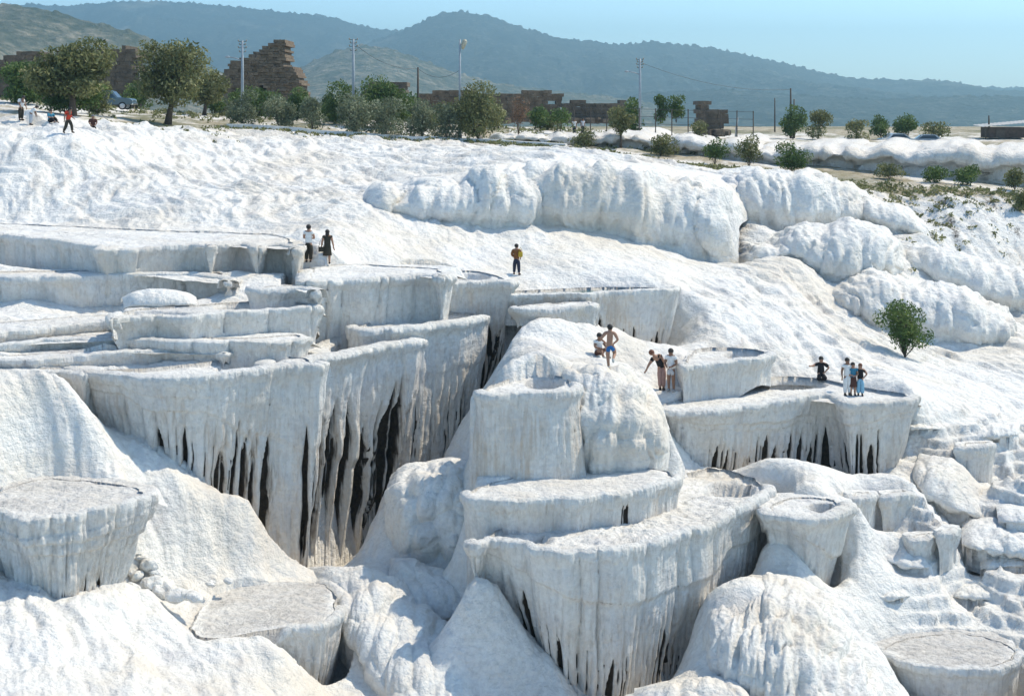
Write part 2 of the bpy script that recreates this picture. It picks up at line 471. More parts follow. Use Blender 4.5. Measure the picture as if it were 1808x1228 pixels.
    if water is not None:
        wl = loop - N * (lip * 0.55)
        WV = np.vstack([np.c_[c[0] + k * (wl[:, 0] - c[0]), c[1] + k * (wl[:, 1] - c[1]), np.full(n, Z0 + z - water)] for k in (0.0, 0.5, 1.0)])
        wo = link('pool_water', npmesh('pool_water', WV - off0, gridq(3, n, True, False), True), M['water'], root)
    return root

BANKS = []
def bank(name, crest, foot, seed=1, k=2.4, back=3.0, backdrop=0.3, amp=0.35, lw=1.2, ll=2.2, amp2=0.12, lw2=0.45, undercut=0.5, step=0.11, rows=90, ground=True, deep=1.0, label=None, dirt=None, rim_noise=0.35, fade0=0.0):
    a = np.array([P(*q) for q in crest]); b = np.array([P(*q) for q in foot])
    def rs(pts, n):
        d = np.r_[0, np.cumsum(np.linalg.norm(np.diff(pts, axis=0), axis=1))]; tt = np.linspace(0, d[-1], n)
        return np.stack([np.interp(tt, d, pts[:, j]) for j in range(3)], 1), d[-1]
    L = np.linalg.norm(np.diff(a, axis=0), axis=1).sum()
    n = int(L / step) + 8
    A, La = rs(a, n); B, Lb = rs(b, n)
    A = gsm(A, 0.8 / step, False); B = gsm(B, 0.5 / step, False)
    S = np.linspace(0, La, n)
    A[:, 2] += rim_noise * fbm(S * 0.5, S * 0, 3, seed)
    if ground:
        for i in range(0, n, max(1, int(1.6 / step))): CTRL.append(B[i] + np.array([0, -0.2, 0.0]))
        for i in range(0, n, max(1, int(2.0 / step))): CTRL.append(A[i] + np.array([0, back * 0.8, -backdrop * 0.7 - 0.1]))
    hd = A - B; hd[:, 2] = 0; hl = np.linalg.norm(hd, axis=1)[:, None]; hd = gsm(hd / np.maximum(hl, 1e-3), 1.0 / step, False)
    nb = max(8, int(rows * 0.22))
    V = []; fade = []
    for q in np.linspace(-1, 0, nb, endpoint=False):
        V.append(A + hd * (-q * back) + np.array([0, 0, -backdrop]) * (q * q)); fade.append(sstep(-1.0, 0.0, q) * 0.8)
    Hm = np.linalg.norm(A - B, axis=1).mean()
    for q in np.linspace(0, 1, rows):
        th = q * math.pi / 2
        h = math.sin(th) ** (2 / k); v = 1 - math.cos(th) ** (2 / k)
        p = A + (B - A) * np.array([h, h, v])
        p = p + hd * undercut * sstep(0.8, 1.0, q) * 0.9
        V.append(p); fade.append(0.8 + 0.2 * min(1, q * 4))
    V.append(B + hd * undercut * 1.4 + np.array([0, 0, -deep])); fade.append(0.2)
    V = np.array(V); fade = np.array(fade)[:, None]
    el = min(1.3, La * 0.18)
    e = np.clip(1 - np.minimum(S, La - S) / el, 0, 1) ** 2
    V = V + hd[None] * (e * el * 1.1)[None, :, None]; V[:, :, 2] -= (e * 0.35 * el)[None, :]
    nr = len(V)
    du = np.gradient(V, axis=1); dv = np.gradient(V, axis=0)
    Nn = np.cross(dv, du); Nn /= np.maximum(np.linalg.norm(Nn, axis=2), 1e-6)[..., None]
    Dn = np.cumsum(np.r_[np.zeros((1, n)), np.linalg.norm(np.diff(V, axis=0), axis=2)], 0)
    SS = np.broadcast_to(S, Dn.shape)
    wx = SS + 0.5 * (vn(SS * 0.6, Dn * 0.6, None, seed + 2) - 0.5) * lw; wy = Dn + 0.7 * ll * (vn(SS * 0.5, Dn * 0.5, None, seed + 3) - 0.5)
    f1, f2, c = worley(wx / lw, wy / ll, seed + 4)
    disp = amp * (0.55 - f1 * f1) * (0.5 + c)
    f1b, f2b, cb = worley((wx + 3.1) / lw2, wy / (lw2 * 4.5), seed + 5)
    disp = disp + amp2 * (0.5 - f1b * f1b) * (0.5 + cb)
    disp = disp + amp2 * 2.2 * fbm(SS * 1.3 / lw2 * 0.5, Dn * 0.35 / lw2 * 0.5, 5, seed + 6, 0.6) + amp2 * 0.5 * fbm(SS * 2.0 / lw2, Dn * 1.2 / lw2, 4, seed + 8, 0.6)
    ends = (sstep(0, 1.5, SS) * sstep(La, La - 1.5, SS))
    V = V + Nn * (disp * fade * (0.35 + 0.65 * ends))[..., None]
    K = np.zeros((nr * n, 3))
    if dirt: K[:] = dirt
    crease = sstep(0.10, 0.0, f2 - f1) * 0.0
    K[:, 0] += crease.ravel()
    me = npmesh(name, V.reshape(-1, 3), gridq(nr, n, False, True), True, K)
    o = link(name, me, M['trav'])
    tag(o, kind='structure')
    return o
# ------------------------------------------------------------------ the place, upper left terraces first
def mat_water():
    m, t, b = newmat('pool_water')
    b.inputs['Base Color'].default_value = (0.07, 0.15, 0.14, 1)
    b.inputs['Roughness'].default_value = 0.06
    c = coords(t); bump(t, b, noise(t, c, 6, 3), 0.06, 0.05)
    return m
M['water'] = mat_water()

basin('long white terrace wall at far left, topmost step, ending beside the standing couple',
      [(-70, 412), (0, 414), (90, 424), (165, 434), (182, 441), (230, 439), (300, 434), (352, 432), (372, 438), (380, 432), (420, 430), (447, 432), (456, 438), (470, 432), (500, 431), (516, 434), (525, 440)],
      [(532, 428), (518, 418), (480, 411), (400, 408), (300, 405), (150, 398), (0, 392), (-90, 392)], -6.8,
      [(-80, 482), (0, 483), (100, 482), (170, 480), (250, 478), (320, 478), (360, 483), (420, 489), (450, 484), (500, 486), (540, 486)],
      inset=0.15, seed=11, ext=1.6, sa=0.42, sw=1.9, ca=0.07, cw=0.5, grey=0.1, bulge=0.10, fd=0.08, lip=0.4, ground=True)
basin('second white step down at far left, with a boulder in front of it',
      [(-70, 487), (0, 489), (100, 489), (160, 488), (230, 485), (300, 484), (350, 484), (390, 490), (402, 500)],
      [(420, 488), (400, 478), (300, 474), (150, 474), (0, 476), (-80, 476)], -8.0,
      [(-80, 536), (0, 536), (60, 528), (140, 545), (190, 543), (240, 538), (300, 540), (350, 533), (388, 526), (404, 508), (430, 494)],
      inset=0.2, seed=12, sig=0.5, wob=0.10, sa=0.38, sw=2.2, ca=0.07, cw=0.45, grey=0.05, bulge=0.12, fd=0.06, lip=0.5)
basin('small rounded white ledge directly left of the long shaded wall below the couple',
      [(430, 510), (470, 512), (500, 508), (540, 508), (557, 512), (562, 518)],
      [(566, 506), (540, 500), (500, 499), (450, 503)], -8.15,
      [(430, 545), (470, 548), (500, 545), (562, 540)], inset=0.1, backc=False, seed=13, sig=0.5, wob=0.10, sa=0.1, ca=0.04, cw=0.3, grey=0.1, fd=0.05, lip=0.5, bulge=0.12)
basin('broad left terrace with a long smooth shaded wall and a dry hollow on top',
      [(196, 570), (205, 564), (225, 561), (265, 559), (300, 557), (340, 560), (352, 556), (400, 552), (440, 549), (500, 545), (545, 542), (559, 544)],
      [(564, 536), (540, 531), (480, 528), (400, 530), (330, 536), (240, 541), (200, 548)], -8.75,
      [(190, 570), (212, 586), (265, 590), (330, 588), (348, 584), (390, 595), (431, 603), (480, 598), (520, 594), (560, 594)],
      inset=0.15, seed=14, sig=0.5, wob=0.10, sa=0.36, sw=2.2, ca=0.04, cw=0.5, grey=0.35, fd=0.12, bulge=0.10, pits=[(460, 537, 75, 8, 0.55), (250, 551, 90, 6, 0.35)])
basin('low snowy step at the left edge, its dark shaded top line under the rounded boulder',
      [(-70, 592), (0, 588), (70, 580), (150, 571), (200, 567), (222, 566)],
      [(228, 556), (200, 552), (120, 556), (0, 566), (-80, 570)], -9.3,
      [(-80, 602), (0, 599), (60, 594), (150, 590), (230, 588)],
      inset=0.1, seed=18, sig=0.5, wob=0.10, sa=0.3, sw=2.2, ca=0.05, cw=0.4, grey=0.3, fd=0.06, bulge=0.08)
basin('low white step on the left edge between the broad terrace and the great hanging basin',
      [(-70, 614), (0, 610), (60, 603), (116, 598), (186, 597), (260, 600), (330, 606), (392, 608), (420, 604), (460, 606), (500, 603), (530, 600), (545, 595)],
      [(545, 588), (530, 585), (500, 588), (430, 594), (340, 590), (250, 588), (120, 588), (0, 596), (-80, 600)], -9.65,
      [(-80, 624), (0, 620), (60, 622), (150, 618), (240, 625), (330, 632), (400, 634), (465, 624), (530, 612), (550, 598)],
      inset=0.1, seed=15, sig=0.5, wob=0.10, sa=0.3, sw=1.6, ca=0.05, cw=0.35, grey=0.2, fd=0.06, bulge=0.08)
basin('lowest thin white step on the left just behind the great hanging basin',
      [(-70, 634), (0, 636), (60, 636), (140, 628), (220, 622), (299, 618), (360, 618), (392, 622), (398, 628)],
      [(420, 610), (300, 608), (150, 616), (0, 624), (-80, 624)], -9.98,
      [(-80, 650), (0, 648), (66, 648), (199, 648), (299, 640), (380, 640), (400, 628)],
      inset=0.1, seed=16, sig=0.5, wob=0.10, sa=0.14, sw=1.1, ca=0.06, cw=0.3, grey=0.3, fd=0.06, bulge=0.05)
basin('white terrace wall at the left edge bulging beside the great hanging basin',
      [(-80, 652), (0, 655), (60, 656), (100, 656), (140, 658), (152, 664)],
      [(175, 650), (140, 645), (60, 644), (0, 645), (-90, 645)], -10.25,
      [(-80, 700), (0, 690), (76, 680), (100, 700), (128, 716), (155, 740)],
      inset=0.3, seed=17, sig=0.5, wob=0.10, sa=0.2, sw=1.2, ca=0.06, cw=0.3, grey=0.2, fd=0.06, bulge=0.08, ground=False)

# great hanging basin A and its neighbours
basin('great hanging basin left of centre, pale smooth front above black streaked columns',
      [(120, 652), (150, 656), (176, 660), (232, 664), (315, 667), (398, 662), (465, 652), (510, 646), (545, 645), (564, 646), (574, 638)],
      [(570, 627), (535, 622), (490, 620), (430, 622), (390, 626), (330, 634), (250, 642), (170, 645), (120, 646)], -10.2,
      [(120, 715), (172, 748), (241, 775), (301, 815), (357, 850), (404, 890), (447, 935), (473, 960), (499, 1000), (515, 1030), (560, 1040)],
      inset=[(120, .4), (300, 0.5), (480, 0.6), (560, 0.9), (580, 1.1)], p=1.5, backc=False, seed=21, rows=110, step=0.06, sa=0.13, sw=1.5, ca=0.20, cw=0.46, c0=0.3,
      gaps=[(265, 400, 0.55), (400, 500, 0.85), (500, 575, 0.6)], gw=0.50, gd=0.32, g0=[(250, .62), (330, .56), (440, .38), (560, .30)], ghw=(0.32, 0.55), ochre=0.55, lip=0.5, grey=0.25, fd=0.25, rubble=0.06, bulge=0.10,
      tiers=[(0.20, -0.05, 1), (0.36, -0.09, 2)], ground=True, deep=3, pits=[(445, 636, 58, 13, 0.7)], noise_a=0.12, back_drop=0.8)
basin('tall central basin wall with the widest black recesses and a single hanging stalactite',
      [(470, 652), (520, 640), (562, 629), (600, 623), (640, 616), (682, 609), (715, 606), (735, 605), (747, 599)],
      [(744, 590), (715, 582), (670, 579), (620, 580), (590, 584), (560, 592), (520, 606), (480, 622), (455, 640)], -10.35,
      [(450, 1015), (544, 1012), (600, 1010), (661, 1008), (760, 1000)],
      inset=[(500, 0.7), (600, 1.0), (700, 1.6), (750, 2.0)], p=1.25, backc=False, seed=22, bandr=(3.0, 0.28), rows=130, step=0.055, sa=0.16, sw=1.6, ca=0.22, cw=0.5, c0=0.22,
      gaps=[(530, 600, 0.8), (600, 705, 0.95), (705, 750, 0.5)], gw=0.80, gd=0.65, g0=0.22, ghw=(0.55, 0.40), ochre=0.3, lip=0.6, grey=0.15, fd=0.25, bulge=0.14,
      tiers=[(0.28, -0.06, 2), (0.48, -0.12, 2)], pits=[(640, 599, 56, 16, 1.0)], deep=2, noise_a=0.16)
basin('narrow basin right of the tall central wall, rounded bowl rim over vertical black grooves',
      [(690, 580), (708, 578), (735, 576), (760, 572), (800, 568), (830, 565), (852, 560), (864, 555)],
      [(858, 550), (830, 546), (790, 546), (740, 548), (700, 553), (640, 564), (610, 574), (640, 582)], -9.85,
      [(640, 845), (690, 842), (759, 834), (802, 827), (835, 822), (900, 815)],
      inset=[(690, 0.6), (800, 0.6), (864, 0.9)], p=1.2, backc=False, seed=23, bandr=(2.4, 0.3), rows=100, step=0.06, sa=0.12, sw=1.7, ca=0.15, cw=0.42, c0=0.3,
      gaps=[(700, 790, 0.35), (795, 870, 0.75)], gw=0.42, gd=0.3, g0=0.36, ghw=(.3,.5), ochre=0.35, lip=0.5, grey=0.25, fd=0.2, pits=[(815, 553, 28, 4, 0.5)], bulge=0.14, deep=2,
      tiers=[(0.3, -0.05, 2)])
basin('long shaded wall below the couple, its rim a straight snowy edge',
      [(536, 498), (565, 497), (600, 494), (640, 492), (663, 491), (700, 489), (730, 486), (754, 485), (772, 486), (781, 492)],
      [(800, 484), (790, 472), (730, 468), (650, 464), (580, 464), (545, 470), (530, 485)], -7.9,
      [(530, 580), (562, 577), (663, 574), (708, 566), (740, 560), (775, 556), (800, 560)],
      inset=0.25, seed=24, ext=1.2, rows=60, step=0.07, sa=0.28, sw=1.1, ca=0.05, cw=0.35, lip=0.5, grey=0.05, fd=0.05, ground=False, deep=3, bulge=0.12)
basin('rounded white basin in the centre, right end trailing a dark streaked drapery',
      [(776, 499), (790, 500), (830, 499), (860, 498), (890, 499), (905, 500), (910, 494)],
      [(903, 488), (880, 480), (840, 474), (790, 473), (760, 476), (750, 490)], -8.55,
      [(750, 700), (800, 700), (850, 688), (868, 672), (880, 640), (910, 600)],
      inset=[(760, 0.4), (880, 0.9), (910, 1.3)], p=1.1, backc=False, seed=25, ext=0.9, bandr=(2.0, 0.5), rows=80, step=0.06, sa=0.10, sw=1.4, ca=0.12, cw=0.33, c0=0.35,
      gaps=[(850, 915, 0.8)], gw=0.25, gd=0.25, g0=0.48, ochre=0.6, lip=0.45, grey=0.1, fd=0.15, ground=False, deep=3, pits=[(820, 484, 42, 6, 0.5)], bulge=0.12)
# pool with water behind the bathers
basin('basin holding greenish water, its tall brown streaked wall rising behind the bathers',
      [(880, 522), (909, 521), (960, 519), (1020, 518), (1042, 520), (1056, 517), (1072, 515), (1120, 513), (1160, 512), (1190, 511), (1203, 507)],
      [(1196, 500), (1150, 497), (1090, 496), (1000, 498), (909, 502), (880, 506)], -9.2,
      [(880, 545), (909, 545), (1030, 545), (1050, 585), (1058, 612), (1101, 636), (1140, 640), (1176, 625), (1210, 620)],
      inset=[(900, 0.2), (1060, 0.4), (1150, 0.5), (1203, 0.9)], p=1.3, seed=26, band=False, rows=80, step=0.06, sa=0.10, sw=1.6, ca=0.09, cw=0.3, c0=0.3,
      gaps=[(1055, 1085, 0.8), (1085, 1185, 0.5)], gw=0.26, gd=0.22, g0=0.55, ochre=0.75, lip=0.3, grey=0.2, fd=0.75, ground=True, water=0.42, greywall=0.25, deep=2)
basin('small smooth white shelf basin under the water pool, left of the bather in blue shorts',
      [(905, 546), (925, 547), (960, 546), (1000, 543), (1035, 541), (1055, 540), (1059, 536)],
      [(1050, 530), (1000, 532), (930, 536), (900, 540)], -9.5,
      [(900, 556), (925, 560), (974, 590), (1036, 630), (1060, 630)],
      inset=0.3, backc=False, seed=27, rows=60, step=0.06, sa=0.05, ca=0.03, cw=0.3, c0=0.3, lip=0.3, grey=0.05, fd=0.05, ground=False, deep=1.5, bulge=0.08)
basin('barrel shaped basin with tan streaks on its smooth wall, left below the bathers',
      [(842, 694), (866, 697), (900, 696), (941, 694), (975, 692), (1003, 690), (1017, 688), (1026, 680)],
      [(1022, 668), (1000, 658), (960, 653), (920, 656), (880, 664), (850, 676), (838, 686)], -10.9,
      [(820, 840), (886, 842), (929, 836), (1019, 826), (1040, 824)],
      inset=[(830, -0.2), (880, 0.2), (1026, -0.3)], p=1.6, backc=False, seed=28, rows=80, step=0.055, sa=0.08, sw=1.9, ca=0.06, cw=0.26, c0=0.25,
      gaps=[(985, 1020, 0.5)], gw=0.3, gd=0.1, g0=0.5, gl=0.2, ochre=1.0, lip=0.35, grey=0.15, fd=0.2, pits=[(960, 668, 34, 9, 0.7)], deep=1.5)
# right-hand basins
basin('small shallow basin just right of the two people looking at the ground',
      [(1200, 648), (1212, 647), (1240, 642), (1283, 638), (1305, 634), (1325, 634), (1350, 630), (1366, 624)],
      [(1360, 616), (1335, 610), (1290, 607), (1235, 608), (1208, 614), (1196, 630)], -11.4,
      [(1170, 684), (1202, 682), (1240, 672), (1283, 664), (1310, 660), (1340, 650), (1368, 646)],
      inset=0.15, seed=31, rows=50, step=0.06, sa=0.10, sw=1.0, ca=0.06, cw=0.3, lip=0.4, grey=0.3, fd=0.25, pits=[(1310, 617, 32, 6, 0.5)])
basin('wide basin carrying the posing three people, black gaps under its fringed curtain wall',
      [(1142, 722), (1165, 723), (1202, 724), (1251, 724), (1290, 721), (1325, 714), (1358, 708), (1400, 703), (1437, 697), (1465, 694), (1476, 700), (1484, 710), (1500, 712), (1544, 711), (1580, 709), (1606, 707), (1622, 703), (1627, 698)],
      [(1615, 690), (1560, 682), (1500, 672), (1450, 661), (1380, 657), (1320, 662), (1260, 680), (1210, 694), (1160, 706), (1140, 714)], -12.8,
      [(1140, 728), (1174, 750), (1213, 805), (1234, 832), (1300, 855), (1352, 868), (1386, 874), (1429, 876), (1459, 872), (1489, 862), (1541, 852), (1567, 838), (1592, 808), (1640, 790)],
      inset=[(1140, 0.3), (1300, 0.5), (1600, 0.5), (1627, 0.9)], p=1.3, seed=32, rows=90, step=0.06, sa=0.15, sw=2.0, ca=0.13, cw=0.34, c0=0.3,
      gaps=[(1260, 1345, 0.6), (1345, 1450, 1.0), (1445, 1565, 0.8)], gw=0.36, gd=0.24, g0=0.40, ghw=(0.45, 0.5), ochre=0.45, lip=0.5, grey=0.25, fd=0.2, tiers=[(0.22, -0.10, 1.5), (0.30, -0.05, 2)],
      pits=[(1390, 669, 62, 10, 0.55)], bulge=0.12, rubble=0.05)
basin('small overhanging bowl on the right with a narrow stem beneath',
      [(1340, 905), (1360, 909), (1408, 913), (1445, 912), (1480, 907), (1502, 900), (1510, 890)],
      [(1504, 880), (1480, 872), (1430, 868), (1380, 870), (1345, 882)], -15.0,
      [(1340, 950), (1399, 968), (1429, 1000), (1450, 1050), (1489, 1075), (1500, 1060), (1520, 1030)],
      inset=[(1340, 0.3), (1430, 0.5), (1510, 0.9)], p=0.9, seed=33, bandr=(0.5, 3.0), rows=70, step=0.055, sa=0.10, sw=1.3, ca=0.10, cw=0.5, c0=0.3, lip=0.5, grey=0.1, fd=0.15,
      pits=[(1452, 889, 26, 7, 0.45)], tiers=[(0.5, -0.12, 2)], bulge=0.12)
basin('flat white shelf basin stepping above the big half round basin in the right foreground',
      [(820, 876), (834, 879), (870, 882), (908, 884), (950, 881), (985, 876), (998, 880), (1030, 880), (1058, 876), (1100, 870), (1127, 864), (1165, 856), (1195, 848), (1205, 838)],
      [(1195, 830), (1150, 820), (1090, 815), (1015, 820), (929, 828), (877, 842), (820, 858)], -14.0,
      [(820, 945), (856, 945), (908, 922), (994, 920), (1080, 920), (1157, 902), (1196, 882), (1215, 870)],
      inset=0.12, backc=False, seed=34, rows=50, step=0.05, sa=0.12, sw=1.7, ca=0.06, cw=0.28, c0=0.2, lip=0.3, grey=0.3, fd=0.12, rubble=0.05, gaps=[(1080, 1160, 0.35)], gw=0.3, gd=0.12, g0=0.4, ochre=0.4)
basin('largest half round basin in the right foreground with a two tiered columned wall',
      [(826, 962), (845, 958), (868, 950), (899, 953), (929, 966), (994, 977), (1058, 975), (1110, 970), (1157, 961), (1170, 953), (1200, 944), (1215, 934), (1240, 928), (1273, 915), (1290, 902), (1325, 892), (1345, 880), (1362, 865), (1362, 850)],
      [(1345, 838), (1300, 822), (1240, 815), (1195, 830), (1140, 858), (1000, 880), (908, 905), (850, 935), (826, 950)], -14.9,
      [(820, 1000), (870, 1035), (899, 1055), (916, 1085), (950, 1125), (985, 1170), (1019, 1235), (1101, 1245), (1144, 1230), (1174, 1212), (1204, 1200), (1239, 1192), (1264, 1100), (1280, 1084), (1325, 1056), (1355, 1020), (1400, 990)],
      inset=[(820, 0.2), (900, 0.6), (1000, 0.7), (1250, 0.7), (1362, 0.5)], p=1.5, seed=35, rows=120, step=0.05, sa=0.30, sw=1.45, ca=0.16, cw=0.36, c0=0.35,
      gaps=[(900, 1030, 0.25), (1030, 1130, 0.5), (1130, 1270, 0.75)], gw=0.32, gd=0.22, g0=0.58, ochre=0.35, lip=0.35, grey=0.3, fd=0.3, rubble=0.19,
      tiers=[(0.34, -0.12, 1.2)], pits=[(1285, 851, 45, 12, 0.55), (940, 938, 30, 9, 0.25)], bulge=0.07, noise_a=0.13)
basin('flat round basin in the bottom right corner with a grey gravelly floor',
      [(1548, 1142), (1565, 1154), (1590, 1164), (1627, 1173), (1687, 1180), (1740, 1181), (1775, 1176), (1798, 1163), (1806, 1150)],
      [(1800, 1138), (1773, 1126), (1730, 1115), (1680, 1110), (1620, 1116), (1570, 1128)], -19.0,
      [(1540, 1180), (1560, 1200), (1600, 1245), (1640, 1285), (1780, 1290), (1820, 1250)],
      inset=[(1540, 0.25), (1640, 0.45), (1820, 0.3)], seed=36, rows=60, step=0.05, sa=0.05, ca=0.04, cw=0.5, lip=0.2, grey=0.85, fd=0.06, rubble=0.06, band=False, ochre=0.3, tiers=[(0.14, -0.06, 1)])
# left foreground
basin('old basin at the left edge with a crumbling knobbly wall and grey dry floor',
      [(-30, 895), (0, 905), (30, 912), (70, 915), (110, 912), (160, 905), (215, 892), (255, 880), (276, 866)],
      [(262, 858), (230, 850), (170, 842), (90, 838), (30, 848), (-20, 868), (-40, 882)], -13.2,
      [(-30, 990), (4, 1008), (34, 1040), (116, 1056), (163, 1048), (206, 1036), (228, 1008), (250, 950), (290, 900)],
      inset=[(-30, 0.3), (120, 0.35), (276, 0.9)], p=1.3, seed=37, rows=90, step=0.045, sa=0.16, sw=0.6, ca=0.12, cw=0.22, c0=0.0, lip=0.3, grey=0.75, fd=0.08, rubble=0.08,
      tiers=[(0.30, -0.10, 3), (0.45, -0.12, 3), (0.2, 0.06, 3)], noise_a=0.28, ochre=0.3, greywall=0.35, gaps=[(100, 215, 0.25)], gw=0.3, gd=0.12, g0=0.75)
basin('broad flat basin in the bottom left with a smooth grey dried floor',
      [(400, 1130), (450, 1119), (500, 1111), (553, 1105), (585, 1094), (600, 1078), (604, 1062)],
      [(600, 1040), (580, 1026), (520, 1020), (450, 1024), (390, 1032), (350, 1060), (320, 1096), (340, 1128)], -17.3,
      [(300, 1150), (480, 1145), (515, 1250), (575, 1240), (610, 1150)],
      inset=[(300, 0.1), (500, 0.5), (604, 0.7)], lipx=(500, 640), ground=False, ext=0.1, seed=38, rows=80, step=0.05, sa=0.12, sw=0.9, ca=0.13, cw=0.3, c0=0.15, lip=0.25, grey=0.85, fd=0.05, rubble=0.03, ochre=0.5,
      gaps=[(540, 600, 0.5)], gw=0.24, gd=0.15, g0=0.5)
# small blocks at the right
for (fr, bk, z, ft, sd, lb) in [
    ([(1494, 877), (1515, 878), (1540, 876), (1550, 872)], [(1546, 864), (1500, 864)], -15.3, [(1490, 925), (1520, 932), (1550, 928)], 41, 'small white block shaped shelf just right of the overhanging bowl with the stem'),
    ([(1553, 878), (1580, 876), (1606, 872), (1611, 868)], [(1604, 860), (1556, 864)], -15.45, [(1553, 915), (1611, 913)], 42, 'small square white shelf second to the right of the overhanging bowl'),
    ([(1601, 951), (1630, 953), (1650, 949), (1655, 944)], [(1650, 936), (1604, 940)], -16.5, [(1600, 985), (1625, 1002), (1655, 990)], 43, 'small square shelf with a sharp shaded face lower down the right hand slope'),
    ([(1655, 944), (1680, 940), (1700, 932), (1690, 926)], [(1680, 924), (1650, 934)], -16.3, [(1655, 985), (1700, 966)], 44, 'small white shelf leaning against the square shelf low on the right slope'),
    ([(1685, 788), (1720, 790), (1745, 788), (1756, 784)], [(1750, 776), (1690, 778)], -14.9, [(1685, 830), (1730, 855), (1770, 860)], 45, 'isolated white shelf with a shaded face right of the wide fringed basin')]:
    basin(lb, fr, bk, z, ft, inset=0.12, seed=sd, rows=36, step=0.05, sa=0.10, sw=0.7, ca=0.05, cw=0.3, lip=0.3, grey=0.1, fd=0.04, sig=0.15, deep=0.8, bulge=0.06, ground=True, band=False, ext=0.3)

# ------------------------------------------------------------------ mounds and banks
bank('mound', [(640, 350, 81.9), (720, 338, 82.3), (800, 325, 82.4), (900, 303, 83.4), (1000, 300, 84.4), (1100, 305, 84.5), (1200, 322, 85.3), (1280, 345, 85.7), (1305, 385, 85.6)],
     [(650, 372, 78.5), (735, 384, 79), (800, 396, 79), (870, 408, 79.5), (900, 403, 80), (980, 398, 81), (1040, 411, 81), (1090, 419, 81), (1150, 435, 81.5), (1220, 456, 82), (1260, 467, 82), (1295, 472, 82.5)], seed=61, amp=1.15, lw=2.7, ll=5.940000000000001, amp2=0.36, lw2=0.7, k=2.8, undercut=0.6, back=11, backdrop=-0.15, step=0.13)
bank('mound', [(1255, 335, 93.2), (1320, 308, 92.4), (1420, 306, 92.2), (1500, 330, 93.6), (1545, 365, 94.2)],
     [(1285, 372, 90), (1330, 398, 89), (1380, 413, 89), (1430, 415, 89), (1480, 404, 90), (1535, 388, 91)], seed=62, amp=0.8, lw=3.0, ll=6.6000000000000005, amp2=0.36, lw2=0.7, k=2.8, undercut=0.6, back=3, step=0.13)
bank('mound', [(1500, 345, 93.6), (1550, 350, 92.6), (1600, 372, 92.6), (1640, 400, 92.6)],
     [(1510, 392, 91), (1550, 405, 90), (1600, 412, 90), (1640, 420, 90)], seed=63, amp=0.4, lw=1.6, ll=4.16, amp2=0.2, lw2=0.6, k=2.8, undercut=0.6, back=3, step=0.13)
bank('mound', [(1290, 440, 87.2), (1350, 425, 86.7), (1420, 408, 85.9), (1500, 395, 85.2), (1560, 412, 86.2), (1600, 450, 87.2)],
     [(1310, 470, 84), (1350, 464, 83.5), (1400, 458, 83), (1430, 480, 82.5), (1455, 506, 82), (1505, 512, 82), (1545, 494, 82.5), (1590, 470, 84)], seed=64, amp=0.8, lw=2.8, ll=6.16, amp2=0.36, lw2=0.7, k=2.8, undercut=0.6, back=3, step=0.12)
bank('mound', [(1430, 515, 82.2), (1490, 500, 82.0), (1550, 485, 81.2), (1620, 510, 80.9), (1680, 510, 80.3), (1740, 532, 80.7), (1800, 580, 82.2)],
     [(1470, 542, 79), (1520, 560, 78.5), (1540, 585, 78), (1580, 590, 78), (1640, 604, 77.5), (1690, 618, 77), (1740, 612, 77.5), (1800, 592, 79)], seed=65, amp=0.8, lw=2.6, ll=5.720000000000001, amp2=0.36, lw2=0.7, k=2.8, undercut=0.6, back=3, step=0.11)
bank('mound', [(1590, 425, 89.0), (1660, 440, 88.3), (1740, 470, 87.6), (1830, 490, 87.5), (1900, 500, 88.0)],
     [(1600, 480, 86), (1690, 512, 85), (1760, 545, 84.5), (1830, 560, 84.5), (1900, 580, 85)], seed=66, amp=0.7, lw=2.2, ll=4.840000000000001, amp2=0.36, lw2=0.7, k=2.8, undercut=0.6, back=3, step=0.13)
bank('mound', [(985, 654, 57.0), (1030, 652, 56.4), (1060, 653, 56.2), (1090, 662, 56.4), (1130, 686, 57), (1162, 712, 57.5), (1178, 745, 57)],
     [(990, 828, 55.2), (1034, 826, 54), (1060, 824, 53.6), (1100, 822, 53.7), (1140, 815, 54), (1165, 808, 54.4), (1180, 800, 55)], seed=67, amp=0.42, lw=1.1, ll=1.9, amp2=0.2, lw2=0.4, k=2.3, back=2.0, backdrop=0.05, step=0.06, rows=110)
bank('mound', [(684, 858, 56.3), (712, 846, 56.2), (760, 834, 56.2), (805, 824, 56.2), (836, 822, 56.4), (846, 850, 56.6)],
     [(680, 992, 54.6), (715, 1000, 54.2), (760, 1022, 53.8), (800, 1026, 53.6), (828, 1006, 53.8), (842, 955, 54.6)], seed=68, amp=0.5, lw=0.75, ll=1.0, amp2=0.14, lw2=0.35, k=3.2, back=2.2, backdrop=0.1, step=0.055, rows=120)
bank('mound', [(690, 992, 53.6), (730, 992, 53.2), (765, 1012, 52.8), (800, 1026, 52.4), (834, 1022, 52.4)],
     [(690, 1080, 51.5), (740, 1110, 51), (780, 1130, 50.6), (815, 1120, 50.6), (838, 1075, 51.2)], seed=69, amp=0.45, lw=0.8, ll=1.3, amp2=0.1, lw2=0.35, k=2.8, back=1.2, step=0.055, rows=80)
bank('mound', [(548, 1012, 52.5), (600, 1006, 52.3), (660, 1010, 52), (700, 1030, 51.5), (745, 1075, 50.4), (790, 1120, 49.4), (825, 1165, 48.4), (842, 1215, 47.2)],
     [(590, 1100, 49.5), (640, 1170, 48), (670, 1240, 46.5), (710, 1290, 45.6), (750, 1310, 45), (790, 1310, 45), (830, 1290, 45.4), (856, 1262, 46)], seed=70, amp=0.5, lw=1.15, ll=2.0, amp2=0.10, lw2=0.4, k=2.3, back=1.2, step=0.055, rows=130)
